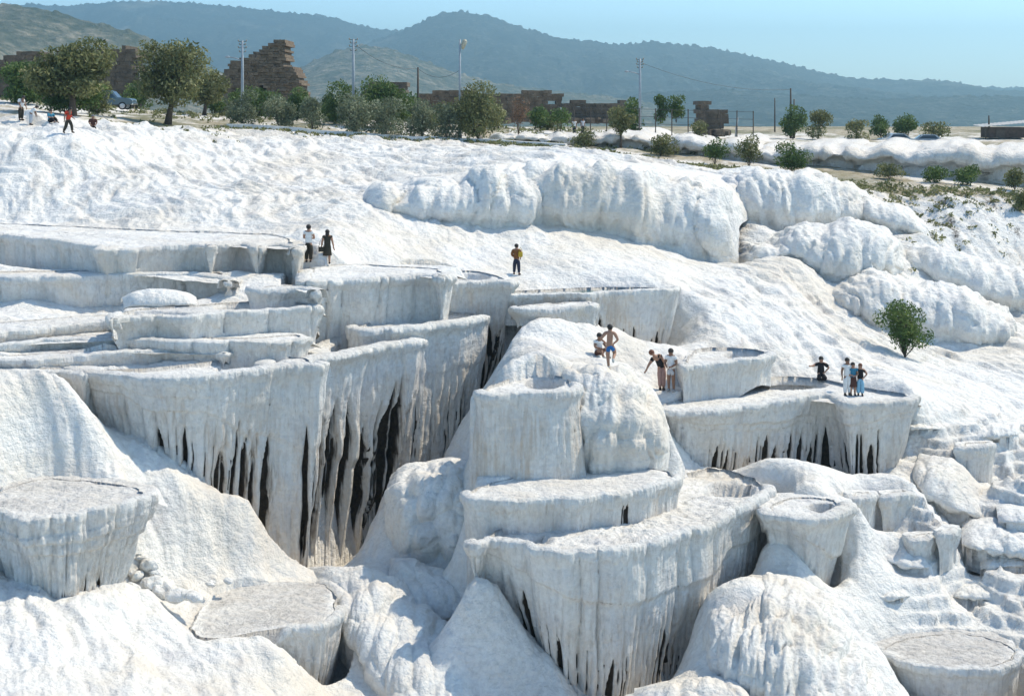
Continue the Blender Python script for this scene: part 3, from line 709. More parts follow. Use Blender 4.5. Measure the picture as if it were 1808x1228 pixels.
bank('mound', [(1245, 1080, 47.8), (1290, 1062, 48.4), (1340, 1025, 49.6), (1400, 1030, 49.4), (1450, 1060, 49), (1500, 1120, 48), (1545, 1190, 47.2), (1570, 1250, 46.2)],
     [(1242, 1192, 45.8), (1290, 1215, 45.2), (1340, 1260, 44.4), (1400, 1310, 43.7), (1450, 1330, 43.4), (1500, 1330, 43.4), (1545, 1330, 43.6), (1575, 1320, 44)], seed=71, amp=0.52, lw=0.95, ll=1.7, amp2=0.22, lw2=0.34, k=2.4, back=2.2, step=0.055, rows=130)
bank('mound', [(1120, 1232, 45), (1170, 1210, 45), (1230, 1196, 45), (1290, 1200, 44.8), (1330, 1230, 44)],
     [(1120, 1300, 43.6), (1200, 1290, 43.4), (1280, 1300, 43.2), (1340, 1310, 43)], seed=72, amp=0.3, lw=0.8, ll=1, amp2=0.1, lw2=0.3, k=2.4, back=1.2, step=0.055, rows=60)
bank('mound', [(218, 520, 62.2), (250, 508, 62), (300, 508, 62), (348, 520, 62.2)], [(222, 544, 61.2), (265, 548, 60.9), (320, 546, 60.9), (352, 540, 61.2)], seed=73, amp=0.1, lw=1.2, ll=1.2, amp2=0.05, k=2.2, back=0.8, step=0.06, rows=50, ground=False, rim_noise=0.1)
bank('mound', [(1620, 800, 61.5), (1660, 810, 61), (1700, 835, 60), (1735, 870, 59)], [(1610, 850, 59.5), (1640, 890, 58), (1680, 910, 57.5), (1725, 915, 57)], seed=75, amp=0.4, lw=0.9, ll=2.2, amp2=0.15, lw2=0.4, k=2.1, back=1.5, step=0.07, rows=70)
bank('mound', [(1560, 955, 55), (1590, 950, 55), (1620, 965, 54.5), (1640, 985, 54)], [(1555, 990, 53.6), (1590, 1008, 53), (1620, 1012, 52.8), (1645, 1005, 53)], seed=76, amp=0.25, lw=0.6, ll=0.8, amp2=0.1, lw2=0.3, k=2.6, back=1.0, step=0.05, rows=60)
bank('mound', [(1700, 925, 57), (1740, 915, 57), (1790, 925, 56.5), (1840, 940, 56)], [(1700, 965, 54.8), (1750, 985, 54), (1800, 985, 54), (1850, 980, 54)], seed=77, amp=0.3, lw=0.7, ll=1, amp2=0.12, lw2=0.3, k=2.4, back=1.2, step=0.06, rows=60)
bank('mound', [(1762, 902, 56.5), (1800, 899, 56.2), (1838, 907, 56.5)], [(1764, 922, 55.7), (1800, 927, 55.5), (1836, 927, 55.7)], seed=122, amp=0.2, lw=0.6, ll=0.9, amp2=0.12, lw2=0.25, k=2.5, undercut=0.15, back=1.4, backdrop=0.05, step=0.05, rows=36, rim_noise=0.2, ground=False)
bank('mound', [(1532, 1042, 52.3), (1570, 1035, 52.0), (1608, 1038, 52.3)], [(1534, 1058, 51.5), (1570, 1059, 51.3), (1606, 1054, 51.5)], seed=124, amp=0.2, lw=0.6, ll=0.9, amp2=0.12, lw2=0.25, k=2.5, undercut=0.15, back=1.4, backdrop=0.05, step=0.05, rows=36, rim_noise=0.2, ground=False)
bank('mound', [(1682, 1037, 53.7), (1730, 1034, 53.4), (1778, 1042, 53.7)], [(1684, 1055, 52.9), (1730, 1060, 52.7), (1776, 1060, 52.9)], seed=125, amp=0.2, lw=0.6, ll=0.9, amp2=0.12, lw2=0.25, k=2.5, undercut=0.15, back=1.4, backdrop=0.05, step=0.05, rows=36, rim_noise=0.2, ground=False)
bank('mound', [(1744, 1110, 51.7), (1791, 1103, 51.4), (1838, 1106, 51.7)], [(1746, 1132, 50.9), (1791, 1133, 50.7), (1836, 1128, 50.9)], seed=126, amp=0.2, lw=0.6, ll=0.9, amp2=0.12, lw2=0.25, k=2.5, undercut=0.15, back=1.4, backdrop=0.05, step=0.05, rows=36, rim_noise=0.2, ground=False)
bank('mound', [(1472, 967, 54.3), (1505, 959, 54.0), (1538, 962, 54.3)], [(1474, 987, 53.5), (1505, 987, 53.3), (1536, 982, 53.5)], seed=128, amp=0.2, lw=0.6, ll=0.9, amp2=0.12, lw2=0.25, k=2.5, undercut=0.15, back=1.4, backdrop=0.05, step=0.05, rows=36, rim_noise=0.2, ground=False)
bank('mound', [(1712, 762, 63.8), (1755, 753, 63.5), (1798, 754, 63.8)], [(1714, 776, 63.0), (1755, 775, 62.8), (1796, 768, 63.0)], seed=129, amp=0.2, lw=0.6, ll=0.9, amp2=0.12, lw2=0.25, k=2.5, undercut=0.15, back=1.4, backdrop=0.05, step=0.05, rows=36, rim_noise=0.2, ground=False)
bank('mound', [(1592, 747, 63.6), (1630, 743, 63.3), (1668, 750, 63.6)], [(1594, 755, 62.8), (1630, 759, 62.6), (1666, 758, 62.8)], seed=130, amp=0.2, lw=0.6, ll=0.9, amp2=0.12, lw2=0.25, k=2.5, undercut=0.15, back=1.4, backdrop=0.05, step=0.05, rows=36, rim_noise=0.2, ground=False)
bank('mound', [(1732, 987, 54.9), (1774, 979, 54.6), (1816, 982, 54.9)], [(1734, 1005, 54.1), (1774, 1005, 53.9), (1814, 1000, 54.1)], seed=131, amp=0.2, lw=0.6, ll=0.9, amp2=0.12, lw2=0.25, k=2.5, undercut=0.15, back=1.4, backdrop=0.05, step=0.05, rows=36, rim_noise=0.2, ground=False)
bank('mound', [(832, 700, 54.4), (848, 690, 54.8), (872, 692, 54.4)], [(830, 834, 53.5), (850, 842, 53.4), (874, 842, 53.2)], seed=140, amp=0.2, lw=0.6, ll=1.4, amp2=0.1, lw2=0.25, k=2.6, undercut=0.1, back=1.2, step=0.05, rows=70, ground=False)
# white terrace cliff under the right-hand plateau
bank('terrace_cliff', [(850, 238, 122), (950, 240, 122), (1050, 243, 121), (1150, 247, 120), (1250, 254, 119), (1330, 262, 118), (1423, 264, 116), (1528, 268, 114), (1620, 270, 112), (1713, 272, 110), (1808, 270, 109), (1950, 268, 108)],
     [(850, 247, 119), (950, 252, 119), (1050, 259, 118), (1150, 266, 116.5), (1250, 277, 115), (1330, 287, 113.5), (1423, 294, 112), (1528, 306, 110), (1620, 313, 108), (1713, 322, 106.5), (1808, 330, 105.5), (1950, 336, 104.5)], seed=78, amp=0.45, lw=3.0, ll=8, amp2=0.4, lw2=0.9, undercut=1.2, k=9, back=60, backdrop=0.35, step=0.25, rows=50, rim_noise=1.1, dirt=(0.0, 0.25, 0.25))
# ------------------------------------------------------------------ ground: one sheet through the feet of all walls, out to the horizon
G((0, 230, 93), (0, 300, 86), (0, 360, 78), (0, 395, 73), (150, 385, 74), (300, 238, 102), (300, 300, 91), (300, 370, 79), (300, 402, 73), (450, 405, 71), (500, 330, 86), (540, 400, 72), (545, 410, 72),
  (560, 464, 68), (430, 497, 63), (480, 500, 62.6), (400, 532, 61.8), (430, 520, 62), (405, 1136, 45.2), (470, 1126, 45.7), (330, 1130, 45.9), (322, 1096, 47.5), (345, 1060, 48.9), (388, 1034, 50.2), (450, 1022, 51.0), (600, 455, 69.5), (650, 440, 72), (700, 420, 75), (912, 484, 74), (820, 468, 71.5), (1000, 440, 77), (1100, 460, 77), (1180, 480, 76), (1250, 500, 76), (960, 490, 73.5), (1140, 492, 73.5),
  (1215, 520, 73), (1218, 570, 71), (1212, 612, 68.6), (1240, 560, 70), (1300, 560, 70), (1300, 600, 68), (1400, 520, 77), (1400, 600, 70), (1450, 560, 75), (1500, 600, 73), (1545, 640, 69), (1597, 632, 73), (1640, 625, 74.5), (1700, 632, 74.5), (1800, 610, 77), (1560, 610, 74),
  (1450, 668, 65), (1530, 660, 66.5), (1640, 690, 66), (1700, 700, 67), (1808, 700, 69), (1640, 745, 63.5), (1720, 750, 64), (1808, 760, 65), (1660, 790, 62), (1808, 840, 60), (1750, 870, 58), (1650, 905, 57.3),
  (1808, 900, 57), (1550, 935, 54.8), (1500, 1000, 52.3), (1600, 1015, 53.4), (1700, 965, 56.3), (1700, 1020, 55), (1700, 1060, 53.5), (1560, 1090, 51), (1490, 1080, 50), (1555, 1140, 48.4), (1560, 1190, 47), (1545, 1250, 45.8), (1808, 1050, 54), (1808, 1120, 50.6), (1850, 1180, 47.5),
  (1078, 650, 56), (1060, 632, 59), (1000, 620, 61.5), (960, 594, 63.2), (925, 574, 64), (1035, 634, 60), (905, 618, 61.5), (1000, 656, 57), (1170, 688, 57.2), (1120, 665, 57), (1130, 640, 59), (1190, 690, 57.8), (1200, 655, 60), (1150, 712, 57.6),
  (1200, 790, 57), (1230, 812, 57), (1190, 812, 54.5), (1150, 815, 54.2), (860, 838, 53.4), (826, 838, 54.6), (830, 836, 57), (812, 848, 55.6), (815, 850, 58.5), (872, 672, 57),
  (862, 1125, 49.6), (905, 1140, 49.4), (960, 1160, 48.6), (850, 1228, 46.6), (920, 1228, 46.8), (1000, 1240, 46.4), (840, 1160, 48.8),
  (1380, 1000, 51.5), (1420, 1020, 50.8), (1385, 960, 52.6), (1480, 1060, 50.4),
  (200, 775, 52.4), (230, 800, 52.5), (300, 825, 52.6), (350, 855, 52.8), (190, 745, 53),
  (0, 662, 51.6), (75, 664, 51.8), (110, 690, 51.6), (135, 714, 51.5), (165, 745, 51.2), (184, 785, 50.9), (190, 815, 50.6), (100, 750, 50.4), (40, 720, 50.2), (0, 790, 49.2), (60, 822, 50), (150, 825, 50.2), (110, 838, 50.2), (0, 740, 50),
  (235, 830, 51.3), (300, 850, 51.7), (370, 868, 52.2), (430, 887, 52.6), (480, 945, 52.8), (515, 1000, 52.6), (300, 930, 50.7), (250, 900, 50.6), (380, 960, 51.2), (430, 1012, 51.2), (300, 1000, 49.8), (350, 1022, 50.3), (250, 960, 49.6), (480, 1008, 52), (220, 1040, 48.2), (300, 1060, 48.6),
  (0, 1012, 45.3), (60, 1045, 45.0), (120, 1060, 45), (180, 1050, 45.6), (205, 1060, 45.6), (100, 1110, 43), (0, 1110, 42.5), (220, 1100, 45), (300, 1110, 45.6), (350, 1140, 45.2), (300, 1170, 43.6), (420, 1160, 44.6), (470, 1140, 45.6), (500, 1165, 45.0), (508, 1240, 43.5), (400, 1220, 42.6), (100, 1228, 39.5), (250, 1228, 40.5), (0, 1228, 39), (-100, 1200, 40), (600, 1180, 47.6), (590, 1235, 46.2), (625, 1235, 46), (570, 1280, 44.6), (-100, 1050, 44.5), (0, 1300, 37.5), (300, 1320, 38.5), (600, 1330, 42), (1000, 1330, 43), (1400, 1340, 41.5), (1800, 1320, 43.5),
  # lip of the slope and plateau
  (-200, 215, 95), (-100, 216, 95), (0, 216, 97), (60, 217, 96), (125, 236, 90), (200, 232, 98), (300, 226, 108), (400, 232, 111), (500, 237, 112), (600, 244, 113), (700, 249, 114), (812, 252, 116), (900, 258, 115), (1000, 265, 113), (1100, 274, 111), (1200, 288, 109), (1300, 300, 106), (1400, 312, 103), (1500, 325, 101), (1600, 330, 101), (1700, 335, 101), (1808, 342, 101), (1950, 345, 101),
  (0, 203, 100), (36, 203, 97), (200, 199, 118), (300, 211, 117), (300, 198, 135), (440, 222, 117), (600, 230, 119), (812, 241, 121), (430, 205, 140), (620, 210, 140), (800, 220, 145),
  (1680, 360, 96), (1750, 370, 96), (1808, 380, 96), (1640, 410, 92), (1720, 430, 92), (1808, 440, 93), (1950, 420, 94), (1950, 600, 80), (1950, 760, 66), (1950, 950, 57), (-200, 300, 87), (-200, 400, 74), (-200, 640, 56), (-250, 900, 46), (2050, 1100, 50), (2050, 1250, 46), (-250, 1228, 39))
pts = np.array(CTRL)
keep = np.ones(len(pts), bool)
for lo, zlim in POLYS:                           # a foot lying inside another basin's plan would lift the sheet through its floor
    m = inpoly(pts[:, 0], pts[:, 1], lo[::4]) & (pts[:, 2] > Z0 + zlim)
    pts[m, 2] = Z0 + zlim - 0.05
# merge crowding points
order = np.argsort(pts[:, 2]); used = []
for i in order:
    if all((pts[i, 0] - pts[j, 0]) ** 2 + (pts[i, 1] - pts[j, 1]) ** 2 > 0.45 ** 2 for j in used): used.append(i)
pts = pts[used]
sc_ = 30.0
xy = pts[:, :2] / sc_
def tk(r2): return np.where(r2 > 1e-12, 0.5 * r2 * np.log(np.maximum(r2, 1e-12)), 0)
n = len(pts)
A = np.zeros((n + 3, n + 3))
A[:n, :n] = tk(((xy[:, None] - xy[None]) ** 2).sum(-1)) + np.eye(n) * 2e-4
A[:n, n] = 1; A[:n, n + 1:] = xy; A[n, :n] = 1; A[n + 1:, :n] = xy.T
sol = np.linalg.solve(A, np.r_[pts[:, 2], 0, 0, 0])
def tps(x, y):
    s = x.shape; q = np.stack([x.ravel(), y.ravel()], 1) / sc_; o = np.empty(len(q))
    for k in range(0, len(q), 4000):
        b = q[k:k + 4000]
        o[k:k + 4000] = tk(((b[:, None] - xy[None]) ** 2).sum(-1)) @ sol[:n] + sol[n] + b @ sol[n + 1:]
    return o.reshape(s)
us = np.r_[np.linspace(-0.75, -0.40, 50, endpoint=False), np.linspace(-0.40, 0.40, 640), np.linspace(0.40, 0.75, 51)[1:]]
ys = np.r_[np.linspace(30, 38, 30, endpoint=False), np.linspace(38, 64, 400, endpoint=False), np.linspace(64, 90, 230, endpoint=False), np.linspace(90, 125, 170, endpoint=False), np.geomspace(125, 200, 60, endpoint=False), np.geomspace(200, 5400, 40)]
uc = np.r_[us[:50:5], us[50:-50:5], us[-50::5], us[-1]]; yc = np.r_[ys[::4][ys[::4] < 200], 200.0]
tz = tps(uc[None, :] * yc[:, None], np.broadcast_to(yc[:, None], (len(yc), len(uc))))
def base_z(u, y):
    u = np.clip(u, uc[0], uc[-1]); yy = np.clip(y, yc[0], yc[-1])
    i = np.clip(np.searchsorted(uc, u) - 1, 0, len(uc) - 2); j = np.clip(np.searchsorted(yc, yy) - 1, 0, len(yc) - 2)
    a = (u - uc[i]) / (uc[i + 1] - uc[i]); b = (yy - yc[j]) / (yc[j + 1] - yc[j])
    return (tz[j, i] * (1 - a) + tz[j, i + 1] * a) * (1 - b) + (tz[j + 1, i] * (1 - a) + tz[j + 1, i + 1] * a) * b
U, Y = np.meshgrid(us, ys)
X = U * Y
Z = base_z(U, Y)
far = sstep(140, 185, Y)
Z = Z * (1 - far) + (Z0 - 3.3 - 0.055 * np.clip(Y - 190, 0, 900)) * far
Z = np.clip(Z, Z0 - 60, Z0 + 2)
# photo position of every ground point, used only to choose which kind of ground lies where
PX = CX + F * X / Y; PY = YH - F * (Z - Z0) / Y
zx = np.gradient(Z, axis=1) / np.gradient(X, axis=1)
zy = (np.gradient(Z, axis=0) - zx * np.gradient(X, axis=0)) / np.gradient(Y, axis=0)
slope = np.hypot(zx, zy)
slope_s = np.clip(slope, 0, 2)
plate = sstep(0, 3.0, Y - np.interp(PX, [-300, 0, 60, 125, 200, 300, 400, 600, 812, 1000, 1100, 1200, 1300, 1400, 1500, 1600, 1808, 2100],
                                    [94, 97, 97, 96, 101, 107, 111, 113, 115, 112, 110, 107, 104, 101, 98.5, 98, 97.5, 97]))   # 1 on the earthy plateau
near = 1 - sstep(62, 80, Y)
calm = np.ones_like(Z)                           # flat spots where people stand
CALM = [P(560, 464, 68), P(912, 484, 74), P(1078, 650, 56), P(1170, 688, 57.2), P(1060, 625, 58.5), P(1597, 632, 73), P(125, 236, 90)]
for c in CALM: calm *= 1 - 0.85 * np.exp(-(((X - c[0]) / 1.2) ** 2 + ((Y - c[1]) / 1.5) ** 2))
# rivulets running down the slope to the right and towards the eye
ang = math.radians(-60)
a1 = X * math.cos(ang) + Y * math.sin(ang); a2 = -X * math.sin(ang) + Y * math.cos(ang)
wob = fbm(X * 0.22, Y * 0.22, 3, 201) * 3.0
riv = fbm((a1 + wob) * 0.22, (a2 + wob) * 0.95, 5, 202, 0.58)
f1, f2, cid = worley((a2 + wob) / 1.3, (a1 + wob) / 3.2, 203)
lob = (0.5 - f1 * f1) * (0.5 + cid)
f1b, f2b, cidb = worley((a2 + wob) / 0.5, (a1 + wob * .6) / 1.0, 204)
lobb = (0.5 - f1b * f1b) * (0.5 + cidb)
upl = sstep(460, 330, PY) * (1 - plate)          # the rough upper slope
rgt = sstep(1180, 1330, PX) * sstep(330, 470, PY) * (1 - sstep(620, 700, PY))
rlow = sstep(1560, 1640, PX) * sstep(690, 760, PY)
gul = sstep(800, 840, PX) * sstep(1010, 960, PX) * sstep(960, 1010, PY)
lft = sstep(560, 500, PX) * sstep(640, 700, PY)
amp = 0.18 + 0.52 * upl + 0.42 * rgt + 0.55 * rlow + 0.20 * gul + 0.22 * lft + 0.10 * slope_s
Zd = Z + calm * (amp * 0.95 * riv + (0.05 + 0.20 * upl + 0.22 * rgt + 0.16 * rlow + 0.14 * np.clip(slope_s - 0.25, 0, 1)) * lob * (1 - 0.7 * plate)
                 + (0.02 + 0.07 * upl + 0.09 * rgt + 0.10 * rlow + 0.07 * np.clip(slope_s - 0.25, 0, 1)) * lobb * (1 - plate)
                 + 0.05 * fbm(X * 2.1, Y * 2.1, 4, 205) + 0.10 * lft * lob + 0.05 * lft * lobb + (0.10 * (1 - plate)) * fbm(X * 0.9, Y * 0.7, 5, 208, 0.62) + (0.07 + 0.20 * upl + 0.2 * rgt + 0.12 * lft + .1 * gul) * (1 - plate) * (0.5 - 3.2 * np.abs(fbm((a1 + wob) * 0.09, (a2 + wob) * 0.62, 4, 209, 0.55))))
# small natural steps
hstep = 0.42
q = Zd / hstep + 1.6 * fbm(X * 0.3, Y * 0.3, 3, 206)
fr = q - np.floor(q)
stp = (np.clip((fr - 0.55) / 0.45, 0, 1) ** 2 * 1.0 - fr) * hstep
mstep = calm * (0.18 * sstep(1330, 1230, PX) * (1 - plate) * sstep(480, 420, PY) + 0.85 * rlow + 0.35 * rgt) * (Y < 110)
Zd = Zd + stp * mstep
Zd = Zd - plate * 0.0 + plate * 0.25 * fbm(X * 0.15, Y * 0.15, 3, 207) * (Y < 160)
for lo, zlim in POLYS:
    x0, y0 = lo.min(0) - .2; x1, y1 = lo.max(0) + .2
    m = (X > x0) & (X < x1) & (Y > y0) & (Y < y1)
    if m.any():
        ins_ = inpoly(X[m], Y[m], lo[::2]); zz_ = Zd[m]
        zz_[ins_] = np.minimum(zz_[ins_], Z0 + zlim - 0.12); Zd[m] = zz_
for lo, nn_, zf_, fw_, br_ in BANDS:                  # keep the sheet down at the foot of each wall
    f_ = (nn_[:, 1] < 0.15) & (fw_ > 0.5)
    if f_.sum() < 3: continue
    lo = lo[f_]; nn_ = nn_[f_]; zf_ = zf_[f_]
    m = (X > lo[:, 0].min() - 3) & (X < lo[:, 0].max() + 3) & (Y > lo[:, 1].min() - 3) & (Y < lo[:, 1].max() + 3)
    if not m.any(): continue
    xx = X[m]; yy = Y[m]; zz_ = Zd[m]
    for k in range(0, len(xx), 5000):
        d2 = (xx[k:k + 5000, None] - lo[None, :, 0]) ** 2 + (yy[k:k + 5000, None] - lo[None, :, 1]) ** 2
        q_ = d2.argmin(1); dd = np.sqrt(d2.min(1))
        so = (xx[k:k + 5000] - lo[q_, 0]) * nn_[q_, 0] + (yy[k:k + 5000] - lo[q_, 1]) * nn_[q_, 1]
        lim = Z0 + zf_[q_] + 0.04 + np.clip(dd - 0.2, 0, 9) * br_[1]
        ok = (dd < br_[0]) & (so > -0.8 * dd)
        zz_[k:k + 5000] = np.where(ok, np.minimum(zz_[k:k + 5000], lim), zz_[k:k + 5000])
    Zd[m] = zz_
def ground_z(x, y):
    u = x / y
    i = int(np.clip(np.searchsorted(us, u) - 1, 0, len(us) - 2)); j = int(np.clip(np.searchsorted(ys, y) - 1, 0, len(ys) - 2))
    a = (u - us[i]) / (us[i + 1] - us[i]); b = (y - ys[j]) / (ys[j + 1] - ys[j])
    return float((Zd[j, i] * (1 - a) + Zd[j, i + 1] * a) * (1 - b) + (Zd[j + 1, i] * (1 - a) + Zd[j + 1, i + 1] * a) * b)
K = np.zeros(Z.shape + (3,))
n_e = fbm(X * 0.25, Y * 0.12, 5, 301, 0.6)
n_f = fbm(X * 1.1, Y * 0.6, 4, 302, 0.6)
K[..., 1] = np.clip(plate * (0.55 + 1.5 * n_e + 0.6 * n_f) * (Y > 95), 0, 1)                 # earth of the plateau
strip = np.exp(-((Y - np.interp(PX, [850, 1000, 1200, 1400, 1600, 1808], [114, 112, 107.5, 102, 99.5, 99])) / 2.2) ** 2) * sstep(640, 1000, PX)
K[..., 1] = np.maximum(K[..., 1], np.clip(strip * (0.8 + 1.2 * n_f), 0, 1))
K[..., 0] = np.clip(strip * (0.9 * n_f + 0.25) * 1.6, 0, 0.8)                                 # dark scrubby litter along the lip
scr = sstep(1540, 1700, PX) * sstep(330, 350, PY) * sstep(480, 400, PY)
K[..., 0] = np.maximum(K[..., 0], np.clip(scr * (n_f + 0.12) * 1.5, 0, 0.6))
K[..., 2] = np.clip((0.25 * sstep(0.12, 0.35, n_f) + 0.55 * upl * sstep(0.06, 0.22, n_f + 0.5 * riv) + 0.75 * rlow * sstep(0.02, 0.22, n_f) + 0.35 * gul) * (1 - plate), 0, 0.9)
far_e = sstep(150, 190, Y)
K[..., 1] = K[..., 1] * (1 - far_e) + far_e
V = np.stack([X, Y, Zd], -1).reshape(-1, 3)
def mat_ground():
    m = travertine('hillside_ground', False)
    t = m.node_tree; b = t.nodes['Principled BSDF']
    at = next(x for x in t.nodes if x.type == 'ATTRIBUTE'); sp = next(x for x in t.nodes if x.type == 'SEPARATE_COLOR')
    old = b.inputs['Base Color'].links[0].from_socket
    c = coords(t); nn = noise(t, c, 0.9, 6, 0.65); nb = noise(t, c, 0.12, 4, 0.6)
    earth = ramp(t, nn, [(0.28, (0.20, 0.17, 0.10)), (0.5, (0.40, 0.34, 0.24)), (0.72, (0.55, 0.50, 0.43))])
    earth = mix(t, ramp(t, nb, [(0.40, 0.0), (0.60, 0.65)]), earth, (0.10, 0.115, 0.045))
    f = math_(t, 'ADD', sp.outputs[1], math_(t, 'MULTIPLY', math_(t, 'SUBTRACT', nn, 0.5), 0.9))
    t.links.new(mix(t, ramp(t, f, [(0.35, 0.0), (0.7, 1.0)]), old, earth), b.inputs['Base Color'])
    return m
M['ground'] = mat_ground()
g = link('ground', npmesh('ground', V, gridq(len(ys), len(us), False, False), True, K.reshape(-1, 3)), M['ground'])
tag(g, kind='structure')
# ------------------------------------------------------------------ hills behind, each a ridge with gullies
def mat_hill(name, lo, mid, hi):
    m, t, b = newmat(name)
    c = coords(t)
    n1 = noise(t, c, 0.012, 6, 0.65); n2 = noise(t, c, 0.075, 5, 0.7); n3 = noise(t, c, 0.004, 4, 0.6)
    col = ramp(t, n2, [(0.38, lo), (0.50, mid), (0.66, hi)])
    col = mix(t, ramp(t, n1, [(0.40, 0.0), (0.62, 0.8)]), col, lo)
    col = mix(t, ramp(t, n3, [(0.62, 0.0), (0.75, 0.45)]), col, (0.42, 0.38, 0.29))
    t.links.new(col, b.inputs['Base Color']); b.inputs['Roughness'].default_value = 0.9
    b.inputs['Specular IOR Level'].default_value = 0.1
    bump(t, b, n2, 1.0, 8.0)
    return m
M['hill_far'] = mat_hill('forested_hill', (0.018, 0.032, 0.026), (0.045, 0.062, 0.05), (0.16, 0.16, 0.13))
M['hill_near'] = mat_hill('dry_hill', (0.05, 0.065, 0.035), (0.16, 0.15, 0.10), (0.34, 0.30, 0.22))
def hill(name, crest, d, run, seed, mat, n=700, rows=150, gul=1.0, trees=3.0):
    crest = sorted(crest)
    px = np.linspace(crest[0][0], crest[-1][0], n)
    py = np.interp(px, [a for a, b in crest], [b for a, b in crest])
    py = gsm(py[:, None], n / 160, False)[:, 0]
    zc = Z0 - (py - YH) / F * d; xc = (px - CX) / F * d
    zb = Z0 - 55.0
    rowsT = np.r_[np.linspace(-0.6, 0, 24, endpoint=False), np.linspace(0, 1, rows)]
    XX = np.broadcast_to(xc, (len(rowsT), n)); TT = np.broadcast_to(rowsT[:, None], XX.shape)
    h = np.maximum(zc - zb, 1.0)
    # spurs and gullies run down towards the viewer
    wob = fbm(XX / 260.0, TT * 3.0, 3, seed) * 1.6
    sp = fbm(XX / 190.0 + wob, TT * 1.3, 5, seed + 1, 0.55)
    env = np.clip(TT, 0, 1) * np.clip(1 - TT, 0, 1) * 4
    f = np.where(TT >= 0, (1 - TT) ** 1.25, 1 - TT ** 2 * 2.0)
    ZZ = zb + h[None] * f + gul * h.max() * 0.34 * sp * env
    tr = trees * np.maximum(0, vn(XX / 7.0, TT * run / 7.0, None, seed + 5) - 0.45) * 2
    ZZ = ZZ + tr * (0.35 + 0.65 * np.exp(-(TT / 0.02) ** 2))
    YY = d - TT * run + 60 * fbm(XX / 300, TT * 2, 2, seed + 9)* env
    V = np.stack([XX * 1.0, YY, ZZ], -1).reshape(-1, 3)
    o = link(name, npmesh(name, V, gridq(len(rowsT), n, False, True), True), mat)
    tag(o, kind='structure')
hill('far_hills', [(-600, 60), (-200, 20), (0, 10), (60, 9), (110, 13), (150, 9), (200, 4), (260, 3), (320, 6), (370, 9), (470, 19), (560, 29), (600, 35), (640, 48), (670, 53), (715, 56), (760, 60), (850, 70), (1000, 90), (1300, 120), (1600, 150), (2300, 175)], 4600, 1600, 401, M['hill_far'], trees=9)
hill('far_hills', [(450, 178), (560, 120), (640, 80), (690, 62), (715, 54), (735, 45), (760, 30), (790, 21), (830, 23), (870, 31), (900, 43), (950, 59), (1000, 71), (1060, 76), (1100, 81), (1130, 76), (1160, 75), (1200, 80), (1260, 86), (1330, 101), (1400, 116), (1460, 131), (1500, 139), (1560, 142), (1640, 142), (1700, 147), (1715, 153), (1740, 162), (1780, 165), (1850, 162), (2000, 155), (2300, 160)], 4000, 1700, 402, M['hill_far'], trees=8)
hill('middle_hill', [(330, 182), (420, 165), (500, 140), (545, 112), (590, 92), (640, 81), (690, 86), (740, 106), (800, 128), (870, 146), (960, 160), (1080, 172), (1150, 182)], 2300, 800, 403, M['hill_near'], trees=4)
hill('middle_hill', [(1000, 184), (1150, 165), (1280, 158), (1400, 168), (1550, 176), (1700, 170), (1850, 172), (2200, 178), (2300, 184)], 2600, 700, 405, M['hill_far'], trees=4)
hill('near_hill', [(-500, 20), (-200, 2), (0, 8), (40, 12), (70, 17), (110, 26), (160, 42), (200, 50), (235, 58), (262, 70), (290, 84), (330, 106), (380, 128), (440, 150), (520, 172), (560, 183)], 1500, 600, 404, M['hill_near'], trees=3.2)

# ------------------------------------------------------------------ foliage
def leaves(name, blobs, n, size, seed, mat, parent=None, tint=(0.0, 1.0), droop=0.0, hollow=0.45):
    rng = np.random.default_rng(seed)
    blobs = np.array(blobs, float)               # x y z rx ry rz
    vol = blobs[:, 3] * blobs[:, 4] * blobs[:, 5]; vol = vol ** 0.75
    bi = rng.choice(len(blobs), n, p=vol / vol.sum())
    B = blobs[bi]
    d = rng.normal(size=(n, 3)); d /= np.linalg.norm(d, axis=1)[:, None]
    r = hollow + (1 - hollow) * rng.random(n) ** 0.6
    r *= 0.78 + 0.44 * vn(d[:, 0] * 2.2 + bi * 3.7, d[:, 1] * 2.2 + d[:, 2] * 1.7, None, seed)
    C = B[:, :3] + d * B[:, 3:] * r[:, None]
    C[:, 2] -= droop * r * rng.random(n)
    a = rng.normal(size=(n, 3)); a[:, 2] += 0.5; a /= np.linalg.norm(a, axis=1)[:, None]
    b = np.cross(a, rng.normal(size=(n, 3))); b /= np.linalg.norm(b, axis=1)[:, None]
    s = size * (0.6 + 0.8 * rng.random(n))[:, None]
    V = np.stack([C - a * s, C + b * s * 0.42, C + a * s, C - b * s * 0.42], 1).reshape(-1, 3)
    Q = np.arange(4 * n).reshape(-1, 4)
    clump = vn(C[:, 0] / (size * 7), C[:, 1] / (size * 7), C[:, 2] / (size * 7), seed + 3)
    k = np.clip(tint[0] + (tint[1] - tint[0]) * (0.6 * clump + 0.55 * rng.random(n) - 0.1), 0, 1)
    K = np.repeat(np.stack([k, k, k], 1), 4, 0)
    return link(name, npmesh(name, V, Q, False, K), mat, parent)
M['leaf_olive'] = leafmat('olive_leaves', (0.065, 0.081, 0.029), (0.204, 0.211, 0.081), (0.455, 0.431, 0.227))
M['leaf_green'] = leafmat('green_leaves', (0.039, 0.075, 0.020), (0.114, 0.179, 0.045), (0.276, 0.325, 0.098))
M['leaf_grey'] = leafmat('grey_green_leaves', (0.073, 0.094, 0.055), (0.204, 0.236, 0.139), (0.536, 0.536, 0.357))
M['leaf_dry'] = leafmat('dry_twigs', (0.10, 0.055, 0.03), (0.20, 0.12, 0.07), (0.34, 0.23, 0.15))
M['bark'] = simple('bark', (0.085, 0.062, 0.045), 0.9, scale=14, var=0.35)
